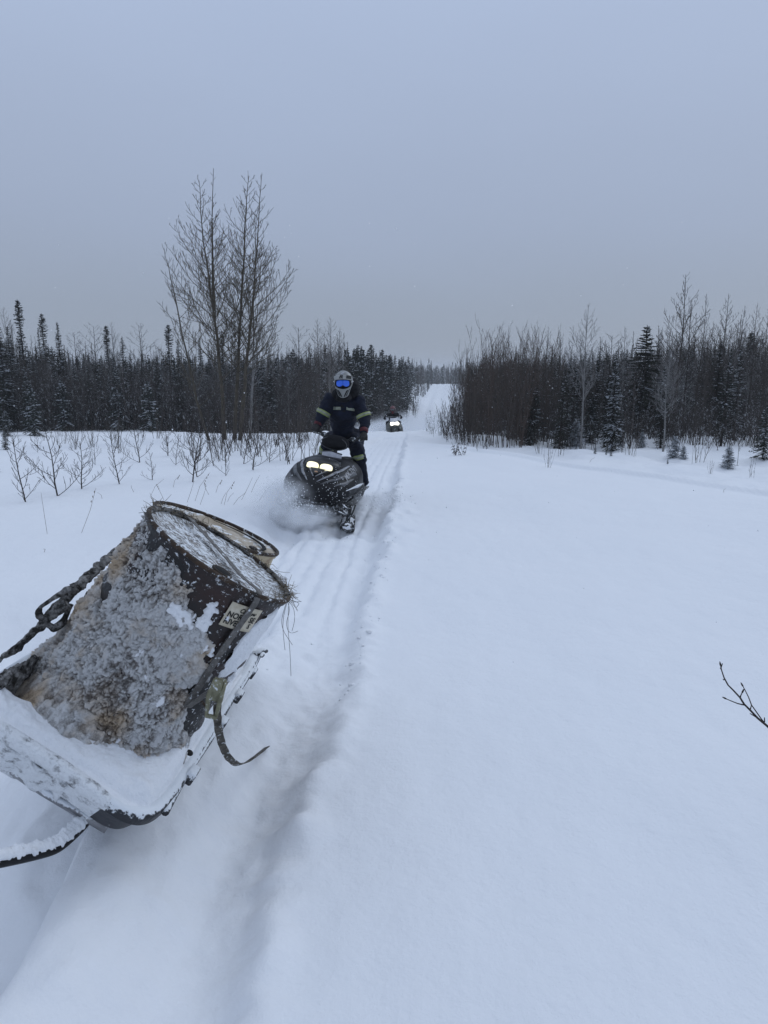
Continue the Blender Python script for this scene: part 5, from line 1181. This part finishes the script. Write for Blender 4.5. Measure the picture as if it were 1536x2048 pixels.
def wsf(u, v): a = (u - .5) * 1.9; return (.165 * math.sin(a), .14 - .13 * math.cos(a) * (1 - .1 * v), .80 + v * .115 - .035 * abs(math.sin(a)) * v)
g = Geo(); g.grid(wsf, 24, 8); o = g.build('windshield', M['white'], sled, local=True); solid(o, .006)
g = Geo(); g.tube([wsf(u, 1.02) for u in np.linspace(0, 1, 24)], .008, 6); g.build('windshield_trim', M['black'], o, local=True)

# ------------------------------------------------------------------ people
def capsule(g, p0, p1, r0, r1, n_=14):
    p0, p1 = np.array(p0, float), np.array(p1, float); g.tube([p0, p0 * .5 + p1 * .5, p1], [r0, (r0 + r1) / 2, r1], n_); g.ell(p0, (r0,) * 3, nu=n_, nv=10); g.ell(p1, (r1,) * 3, nu=n_, nv=10)
def ring(name, p0, p1, t0, t1, r_, m, par, ecc=1.0):
    p0, p1 = np.array(p0, float), np.array(p1, float); g = Geo(); a, b_ = p0 + (p1 - p0) * t0, p0 + (p1 - p0) * t1
    g.tube([a, a + (b_ - a) * .05, (a + b_) / 2, a + (b_ - a) * .95, b_], [r_ * .9, r_, r_ * 1.01, r_, r_ * .9], 24); return g.build(name, m, par)
Yr = 8.95
def Q(X, Y, y): return P(600 + X / 9.6, 720 + Y / 9.6, y + .62)
head = Q(835, 455, 8.80)
shL, shR = Q(590, 760, 8.98), Q(1120, 800, 9.0)
elL, elR = Q(425, 1060, 8.95), Q(1235, 1110, 8.95)
def SWm(v): return np.array(sled.matrix_world @ Vector(v)) if False else np.array((Matrix([sled['_mw'][i * 4:i * 4 + 4] for i in range(4)]) @ Vector(v))[:])
haL, haR = SWm((-.335, .34, 1.125)), SWm((.335, .34, 1.125))
chest = Q(840, 960, 9.06); belly = Q(830, 1230, 9.2); hip = Q(850, 1450, 9.38)
hpL, hpR = hip + [-.12, 0, -.02], hip + [.15, 0, -.02]
ftL, ftR = SWm((-.30, .62, .37)), SWm((.33, .66, .37))
knL, knR = Q(520, 1680, 9.02), Q(1095, 1730, 9.05)
anL, anR = ftL + [0, .06, .10], ftR + [.04, .06, .10]
rider = thing('person', 'rider in navy coverall, grey helmet and blue goggles standing on the nearer snowmobile', 'person', tuple((ftL + ftR) / 2))
g = Geo()
g.ell((shL + shR) / 2 + [0, .04, -.05], (.215, .135, .12)); g.ell(chest + [0, 0, 0], (.205, .145, .20)); g.ell(belly, (.18, .145, .20)); g.ell(hip, (.20, .155, .15))
g.ell(chest * .5 + belly * .5, (.195, .15, .2)); capsule(g, (shL + shR) / 2 + [0, 0, .0], head + [0, .08, -.08], .085, .075)
for sh, el_, ha in ((shL, elL, haL), (shR, elR, haR)):
    wr = ha + (el_ - ha) * .32; capsule(g, sh, el_, .098, .082); capsule(g, el_, wr, .082, .058)
for hp0, kn, an in ((hpL, knL, anL), (hpR, knR, anR)): capsule(g, hp0, kn, .118, .092); capsule(g, kn, an, .092, .078)
body = organic('body', g, M['suit'], rider, .012, 4, .020, 6.5)
for ft, nm in ((ftL, 'boot'), (ftR, 'boot')):
    g = Geo(); g.ell(ft + [0, -.08, .035], (.055, .15, .05)); capsule(g, ft + [0, .03, .05], ft + [.01, .06, .19], .062, .066); organic('boot', g, M['rubber'], rider, .010, 3)
ring('arm_band', shL, elL, .72, .96, .099, M['hiviz'], rider); ring('arm_band', shR, elR, .76, .98, .102, M['hiviz'], rider)
ring('silver_band', shL, elL, .78, .90, .1015, M['tape'], rider); ring('silver_band', shR, elR, .82, .92, .1045, M['tape'], rider)
ring('knee_band', knL, anL, .02, .17, .099, M['hiviz'], rider); ring('knee_band', knR, anR, .10, .25, .099, M['hiviz'], rider)
ring('silver_band', knL, anL, .06, .13, .1015, M['tape'], rider); ring('silver_band', knR, anR, .14, .21, .1015, M['tape'], rider)
# chest tapes following the front
for (x0, x1, dz) in ((-.155, -.115, .0), (-.105, -.03, .0), (.045, .155, -.02)):
    g = Geo(); cz = chest[2] + .03
    g.grid(lambda a, b_: (chest[0] + x0 + (x1 - x0) * a, chest[1] - .152 * math.sqrt(max(0, 1 - ((x0 + (x1 - x0) * a) / .215) ** 2)) - .018, cz + dz * (a if dz else 0) + (b_ - .5) * .042), 10, 3); o = g.build('chest_tape', M['tape'], rider); solid(o, .006)
# hood bunched behind the helmet, collar
g = Geo(); g.ell(head + [.10, .14, -.06], (.11, .10, .14)); g.ell(head + [.03, .15, -.13], (.15, .10, .09)); g.ell(head + [-.07, .13, -.14], (.10, .09, .08)); organic('hood', g, M['suitblack'], rider, .012, 3, .010, 14)
g = Geo(); g.ell(head + [0.0, .02, -.18], (.11, .10, .07)); g.ell(chest + [0, -.03, .06], (.10, .14, .17)); organic('collar', g, M['suitblack'], rider, .012, 3, .006, 14)
# helmet
def helmet_for(par, hc, s, shell, lensm, decal=True):
    hc = np.array(hc); tilt = Matrix.Rotation(R(6), 4, 'X')
    def TT_(v): v = tilt @ Vector(v); return hc + np.array(v) * s
    V = []; Fc = []; nu, nv = 64, 44; keep = {}
    for i in range(nv + 1):
        t_ = math.pi * i / nv
        for j in range(nu):
            p = 2 * math.pi * j / nu; x, y, z = math.sin(t_) * math.cos(p), math.sin(t_) * math.sin(p), math.cos(t_)
            wz = 1 - .20 * max(0, -z) ** 1.2; V.append(TT_((x * .127 * wz, y * .150 * (1 if y > 0 else .95) * wz + .01, z * (.145 if z > 0 else .150) + .025)))
    for i in range(nv):
        for j in range(nu):
            t_ = math.pi * (i + .5) / nv; p = 2 * math.pi * (j + .5) / nu; x, y, z = math.sin(t_) * math.cos(p), math.sin(t_) * math.sin(p), math.cos(t_)
            if y < -.25 and -.62 < z < .22 and abs(x) < .86: continue
            if z < -.80: continue
            Fc.append((i * nu + j, (i + 1) * nu + j, (i + 1) * nu + (j + 1) % nu, i * nu + (j + 1) % nu))
    h_ = mk('helmet', V, Fc, shell, par, True); solid(h_, .010 * s)
    g = Geo(); g.ell(TT_((0, .0, .0)), (.108 * s, .118 * s, .125 * s)); g.build('helmet_liner', M['suitblack'], h_)
    # peak
    g = Geo()
    def pk(u, v): a = (u - .5) * 2; return TT_((a * (.122 - .012 * v), -.085 - .085 * v * (1 - .35 * a * a) - .03 * (1 - a * a), .105 + .020 * (1 - a * a) - .045 * v))
    g.grid(pk, 20, 8); o = g.build('helmet_peak', shell, h_); solid(o, .006 * s, 0)
    # chin guard
    g = Geo()
    def ch(u, v):
        a = (u - .5) * 2; b_ = v
        wx = .118 * math.sin(a * 1.45) * (1 - .42 * b_); yv = -.035 - .150 * math.cos(a * 1.45) * (1 - .18 * b_)
        zt = -.048 + .065 * abs(a) ** 2.2; zb = -.165 + .035 * abs(a) ** 1.5; return TT_((wx, yv, zt + (zb - zt) * b_))
    g.grid(ch, 36, 12); cg = g.build('chin_guard', shell, h_); solid(cg, .009 * s, 0)
    for k in (-1, 1):
        for q_, (u0, u1) in enumerate(((.16, .24), (.28, .35))):
            g = Geo()
            def sl(u, v, u0=u0, u1=u1): p = np.array(ch(.5 + k * (u0 + (u1 - u0) * u - v * .12), .22 + v * .68)); return p + (p - hc) * np.array([1, 1, 0]) / np.linalg.norm((p - hc) * [1, 1, 0]) * .007 * s
            g.grid(sl, 6, 8); o = g.build('vent_slot', M['hole_and_shade'], h_); solid(o, .003 * s, 1)
    # goggles
    def gog(sx, sz, yo, notch):
        V = []; n_ = 48
        for k in range(n_):
            a = 2 * math.pi * k / n_; c_, s_ = math.cos(a), math.sin(a); x = sx * math.copysign(abs(c_) ** .55, c_); z = sz * math.copysign(abs(s_) ** .6, s_)
            if s_ < 0: z += notch * math.exp(-(x / .022) ** 2)
            V.append((x, z))
        rings = []
        for sc_ in (1, .97, .8, .5, .2): rings += [TT_((x * sc_, -.128 - yo - .03 * (1 - (x * sc_ / .1) ** 2) - (.004 if sc_ < 1 else 0), .022 + z * sc_)) for x, z in V]
        Fc = [(q * n_ + k, q * n_ + (k + 1) % n_, (q + 1) * n_ + (k + 1) % n_, (q + 1) * n_ + k) for q in range(4) for k in range(n_)] + [tuple(range(4 * n_, 5 * n_))]
        return rings, Fc
    a, b_ = gog(.098, .054, -.006, .020); fr = mk('goggle_frame', a, b_, M['suitblack'], h_, True); solid(fr, .02 * s, 0)
    a, b_ = gog(.084, .043, .008, .024); ln = mk('goggle_lens', a, b_, lensm, h_, True); solid(ln, .004 * s, 0)
    for k in (-1, 1):
        g = Geo(); g.tube([TT_((k * .088, -.118, .03)), TT_((k * .108, -.08, .03)), TT_((k * .126, 0, .03))], .013 * s, 8, flat=.35); g.build('goggle_strap', M['white'], h_)
    if decal:
        def dm(u, v): x = u; z = v; zz = .10 + z * .9; q = max(0, 1 - (x / .127) ** 2 - ((zz - .025) / .145) ** 2); return TT_((x, -.1425 * math.sqrt(q) + .01 - .006, zz))
        text_mesh('R', .085, lambda u, v: np.array(pk(.27 + u * 4.6, .92 - v * 12)) + np.array([0, -.005, .010]), M['ink'], 'decal', h_, .25, .003, local=False)
        text_mesh('Z', .04, lambda u, v: dm(-.035 + u * 1.6, .040 + v * .8), M['white'], 'decal', h_, .3, .001, local=False)
        g = Geo(); g.grid(lambda u, v: pk(.70 + .28 * u, .1 + .75 * v) + np.array([0, -.002, .006]), 8, 5); o = g.build('decal', M['ink'], h_); solid(o, .002, 1)
    return h_
helmet_for(rider, head + [0, 0, .0], 1.0, M['helmet'], M['lens'])
# gloved hands closed round the grips
for s_, ha, el_ in ((-1, haL, elL), (1, haR, elR)):
    bx_ = SWm((s_ * .38, .362, 1.122)) - SWm((s_ * .25, .32, 1.10)); bx_ /= np.linalg.norm(bx_); c_ = ha
    fw = np.array([0, -1, -.25]); fw -= bx_ * fw.dot(bx_); fw /= np.linalg.norm(fw); upv = np.cross(bx_, fw); upv = upv if upv[2] > 0 else -upv
    g = Geo(); back = c_ - fw * .005 + upv * .036; wr = ha + (el_ - ha) * .24
    g.ell(back, (.048, .040, .026)); capsule(g, back - fw * .015 + upv * .01, wr, .034, .044)
    for k in range(4):
        o_ = bx_ * (.036 - .024 * k) * 1.05; L = (.95, 1.05, 1.0, .85)[k]; f0 = c_ + o_ + upv * .036 + fw * .012; f1 = c_ + o_ + fw * .040 * L + upv * .020; f2 = c_ + o_ + fw * .036 - upv * .018; f3 = c_ + o_ + fw * .008 - upv * .032
        capsule(g, f0, f1, .0125, .012, 10); capsule(g, f1, f2, .012, .011, 10); capsule(g, f2, f3, .011, .010, 10)
    th0 = c_ - bx_ * s_ * s_ * .046 * 1 + upv * .018 - fw * .01; capsule(g, back - bx_ * .03, th0, .016, .013, 10); capsule(g, th0, th0 + fw * .022 - upv * .034, .013, .010, 10)
    organic('glove', g, M['glove'], rider, .0055, 2)
    ring('glove_cuff', back - upv * 0, el_, .15, .34, .055, M['red'], rider)

# ------------------------------------------------------------------ second machine, farther down the trail
Y2 = 32.0; X2 = (789 - 768) / F * (Y2 * CT + 2.2 * ST); Z2 = P(789, 875, Y2)[2] - .05
s2m = Matrix.Rotation(R(3), 4, 'Z') @ Matrix.Rotation(R(-3), 4, 'Y')
k2 = thing('snowmobile', 'farther snowmobile with glaring white headlights and olive black front, coming down the trail', 'snowmobile', (X2, Y2, Z2), s2m)
g = Geo()
def bx2(u, v):
    a = u * 2 * math.pi; c_, s_ = math.cos(a), math.sin(a); y = -.75 + v * 1.3; w_ = np.interp(v, [0, .06, .2, .5, 1], [.22, .32, .37, .38, .30]); hz = np.interp(v, [0, .06, .2, .5, 1], [.15, .24, .31, .34, .30])
    return (w_ * math.copysign(abs(c_) ** .6, c_) * (1 - .12 * max(0, s_)), y + .12 * (1 - v) * s_, .46 + hz * math.copysign(abs(s_) ** .7, s_))
g.grid(bx2, 48, 24, closeu=True); g.ell((0, -.66, .46), (.27, .10, .22), e=.8); h2 = g.build('hood', M['cowl2'], k2, local=True)
for s_ in (-1, 1):
    g = Geo(); g.ell((s_ * .10, -.66, .72), (.095, .04, .07), e=.8); g.build('headlight', M['lampfar'], h2, local=True)
    g = Geo(); g.ell((s_ * .16, -.74, .42), (.05, .03, .11)); g.build('air_vent', M['hole_and_shade'], h2, local=True)
    g = Geo(); g.tube([(s_ * .1, -.45, .34), (s_ * .50, -.5, .20)], .02, 6); g.tube([(s_ * .1, -.25, .34), (s_ * .50, -.45, .22)], .02, 6); g.tube([(s_ * .36, -.42, .42), (s_ * .50, -.50, .06)], .03, 8); g.build('suspension_arm', M['metal'], k2, local=True)
    g = Geo(); g.tube([(s_ * .50, .1, .03), (s_ * .50, -.8, .03), (s_ * .50, -1.0, .09), (s_ * .50, -1.1, .19)], [.06, .065, .055, .03], 10, flat=.35); g.tube([(s_ * .50, -1.08, .20), (s_ * .50, -.9, .22), (s_ * .50, -.75, .10)], .012, 6); g.build('ski', M['rubber'], k2, local=True)
    g = Geo(); g.ell((s_ * .30, .22, .98), (.035, .03, .09)); g.build('hand_guard', M['white'], k2, local=True)
    g = Geo(); g.box((s_ * .27, .8, .3), (.2, .9, .03)); g.build('running_board', M['rubber'], k2, local=True)
g = Geo(); g.tube([(-.30, -.62, .26), (-.2, -.86, .28), (.2, -.86, .28), (.30, -.62, .26)], .022, 8); g.build('front_bumper', M['rubber'], k2, local=True)
g = Geo(); g.grid(lambda u, v: (.20 * (u - .5) * 2 * (1 - .25 * v), -.32 + .16 * v + .18 * ((u - .5) * 2) ** 2, .74 + .20 * v), 16, 8); o = g.build('windshield', M['white'], k2, local=True); solid(o, .01)
g = Geo(); g.tube([(-.36, .26, 1.0), (-.15, .16, .98), (.15, .16, .98), (.36, .26, 1.0)], .02, 8); g.tube([(0, .1, .7), (0, .16, .98)], .03, 8); g.build('handlebar', M['rubber'], k2, local=True)
g = Geo(); g.box((0, .85, .42), (.34, 1.3, .24)); g.ell((0, .75, .62), (.19, .55, .12)); g.build('seat', M['suitblack'], k2, local=True)
KM = Matrix([k2['_mw'][i * 4:i * 4 + 4] for i in range(4)])
def K(*v): return np.array((KM @ Vector(v))[:])
p2 = thing('person', 'small far rider in black suit and dark red helmet seated on the farther snowmobile', 'person', tuple(K(0, .6, .65)))
g = Geo(); g.ell(K(0, .68, .78), (.20, .20, .14)); g.ell(K(0, .58, .92), (.19, .15, .20)); g.ell(K(0, .46, 1.06), (.23, .15, .12)); capsule(g, K(0, .44, 1.08), K(0, .34, 1.20), .09, .08)
for s_ in (-1, 1):
    capsule(g, K(s_ * .21, .45, 1.07), K(s_ * .37, .40, .92), .085, .075); capsule(g, K(s_ * .37, .40, .92), K(s_ * .31, .25, 1.0), .07, .05)
    capsule(g, K(s_ * .1, .66, .72), K(s_ * .27, .25, .70), .11, .09); capsule(g, K(s_ * .27, .25, .70), K(s_ * .28, .40, .36), .08, .07)
organic('body', g, M['suitblack'], p2, .02, 3, .008, 9)
for s_ in (-1, 1):
    g = Geo(); hb_ = K(s_ * .31, .22, 1.01); g.ell(hb_, (.05, .045, .035))
    for k in range(4): o_ = np.array([.034 - .023 * k, 0, 0]); capsule(g, hb_ + o_ + [0, -.03, .012], hb_ + o_ + [0, -.05, -.02], .012, .011, 8)
    capsule(g, hb_ + [-s_ * .04, 0, 0], hb_ + [-s_ * .05, -.03, -.025], .014, .011, 8); organic('glove', g, M['glove'], p2, .008, 1)
    g = Geo(); g.ell(K(s_ * .28, .34, .34), (.06, .14, .055)); g.build('boot', M['rubber'], p2)
M['redhelm'] = mat('dark_red_helmet', (.16, .008, .02), (.05, .01, .012), .3, 9)
helmet_for(p2, K(0, .30, 1.30), 1.0, M['redhelm'], mat('grey_lens', (.12, .12, .13), None, .2), decal=False)

# ------------------------------------------------------------------ thrown snow, falling flakes, haze
def vol(name, label, c, r, dens, nsc, thr=.5, seed=0., aniso=.2):
    m = bpy.data.materials.new('airborne_powder'); m.use_nodes = True; t = m.node_tree; n = t.nodes.new; l = t.links.new; t.nodes.remove(t.nodes['Principled BSDF']); o_ = t.nodes['Material Output']
    pv = n('ShaderNodeVolumePrincipled'); pv.inputs['Color'].default_value = (.95, .97, 1, 1); pv.inputs['Anisotropy'].default_value = aniso
    co = n('ShaderNodeTexCoord'); ln = n('ShaderNodeVectorMath'); ln.operation = 'LENGTH'; l(co.outputs['Object'], ln.inputs[0])
    fo = n('ShaderNodeMapRange'); fo.inputs['From Min'].default_value = 1.0; fo.inputs['From Max'].default_value = .25; fo.interpolation_type = 'SMOOTHSTEP'; l(ln.outputs['Value'], fo.inputs['Value'])
    no = n('ShaderNodeTexNoise'); no.inputs['Scale'].default_value = nsc; no.inputs['Detail'].default_value = 5; no.inputs['Roughness'].default_value = .6
    ad = n('ShaderNodeVectorMath'); ad.operation = 'ADD'; ad.inputs[1].default_value = (seed, seed * 2, 0); l(co.outputs['Object'], ad.inputs[0]); l(ad.outputs[0], no.inputs['Vector'])
    mr = n('ShaderNodeMapRange'); mr.inputs['From Min'].default_value = thr - .12; mr.inputs['From Max'].default_value = thr + .18; l(no.outputs['Fac'], mr.inputs['Value'])
    m1 = n('ShaderNodeMath'); m1.operation = 'MULTIPLY'; l(fo.outputs[0], m1.inputs[0]); l(mr.outputs[0], m1.inputs[1])
    m2 = n('ShaderNodeMath'); m2.operation = 'MULTIPLY'; m2.inputs[1].default_value = dens; l(m1.outputs[0], m2.inputs[0]); l(m2.outputs[0], pv.inputs['Density']); l(pv.outputs[0], o_.inputs['Volume'])
    g = Geo(); g.ell((0, 0, 0), (1, 1, 1), nu=24, nv=16); o = g.build(name, m, None); o.location = c; o.scale = r; tag(o, label, 'snow spray', kind='stuff'); return o
def W(px, py, y): return tuple(P(px, py, y))
vol('snow_spray', 'powder thrown up at the left ski of the nearer snowmobile', W(566, 1000, 8.2), (.44, .75, .32), 6, 1.6, .48, 1)
vol('snow_spray', 'powder cloud rolling under the nose of the nearer snowmobile', W(612, 1034, 7.9), (.40, .5, .15), 7, 1.6, .47, 3)
vol('snow_spray', 'thin powder drifting off the right side of the nearer snowmobile', W(760, 1002, 9.2), (.50, .9, .13), 3.5, 2.0, .50, 5)
vol('snow_spray', 'powder haze trailing around the farther snowmobile', W(822, 856, 36), (3.0, 4.0, .95), .8, 1.3, .42, 7)
vol('snow_spray', 'low powder drifting left of the farther snowmobile', W(750, 862, 33), (1.7, 3, .55), .9, 1.3, .42, 9)
T_ = Geo(); tet = np.array([[1, 1, 1], [1, -1, -1], [-1, 1, -1], [-1, -1, 1]], float); tf = [(0, 1, 2), (0, 3, 1), (0, 2, 3), (1, 3, 2)]
g = Geo()
for k in range(620):
    t_ = random.random(); px = 600 - 52 * t_ + random.gauss(0, 16 + 6 * t_); py = 1022 - 50 * t_ + random.gauss(0, 17); s_ = U(.002, .0065) * (1 - .3 * t_)
    g.add(tet * s_ * U(.6, 1.2) + P(px, py, U(7.2, 7.9)), tf)
for k in range(90): g.add(tet * U(.002, .004) + P(random.gauss(672, 22), random.gauss(985, 26), U(7.35, 7.6)), tf)
for k in range(160): g.add(tet * U(.003, .008) + P(random.gauss(770, 22), random.gauss(998, 8), U(8.2, 8.9)), tf)
tag(g.build('thrown_snow_crumbs', M['snowpile'], None, False), 'crumbs of snow flung up by the skis of the nearer snowmobile', 'snow spray', kind='stuff')
g = Geo()
for k in range(2300):
    y = 3 + 42 * random.random() ** .8; x = U(-.62, .62) * y; z = U(-1.2, .42) * y * .5 + CZ
    if z < gz(x, y) + .05: continue
    s_ = U(.0015, .0034) * (1 + y * .05); g.add(tet * s_ + [x, y, z], tf)
tag(g.build('falling_snow', M['snowpile'], None, False), 'sparse flakes of snow falling through the air', 'snow', kind='stuff')
g = Geo(); ico = []
for k in range(420):
    y = 1.3 + 11 * random.random() ** 1.3; side = random.random(); xc_ = float(xt(y))
    x = xc_ + (np.interp(y, [0, 3, 7, 12], [.55, .55, .66, .65]) + random.gauss(0, .05) if side < .6 else (-(1.2 - .03 * y) + .25 * y * .1 + random.gauss(0, .12) if side < .8 else random.gauss(-.1, .35)))
    if y < 3.6: continue
    s_ = (abs(random.gauss(0, .0035)) + .0022) * (1 + .10 * y); g.ell((x, y, gz(x, y) + s_ * .1), (s_ * U(.8, 1.9), s_ * U(.8, 1.9), s_ * U(.4, .8)), nu=5, nv=3)
tag(g.build('snow_clods', M['snowpile'], None, True), 'loose crumbs of snow lying along the edges of the packed trail', 'snow', kind='stuff')
#
g = Geo(); g.box((0, 285, 6), (760, 720, 34)); 
hz = bpy.data.materials.new('haze_air'); hz.use_nodes = True; t = hz.node_tree; t.nodes.remove(t.nodes['Principled BSDF']); pv = t.nodes.new('ShaderNodeVolumePrincipled')
pv.inputs['Color'].default_value = (.72, .74, .76, 1); pv.inputs['Density'].default_value = .0008; pv.inputs['Anisotropy'].default_value = .1; t.links.new(pv.outputs[0], t.nodes['Material Output'].inputs['Volume'])
bmz = bmesh.new(); bmesh.ops.create_cube(bmz, size=1); mez = bpy.data.meshes.new('haze'); bmz.to_mesh(mez); bmz.free(); mez.materials.append(hz)
ho = link('haze', mez); ZB = float(ZZ.min()) - 1.0; ZT = 26.0; ho.scale = (1700, 1590, ZT - ZB); ho.location = (0, 740, (ZT + ZB) / 2); ho['kind'] = 'stuff'
for o in bpy.data.objects:
    if '_mw' in o: del o['_mw']
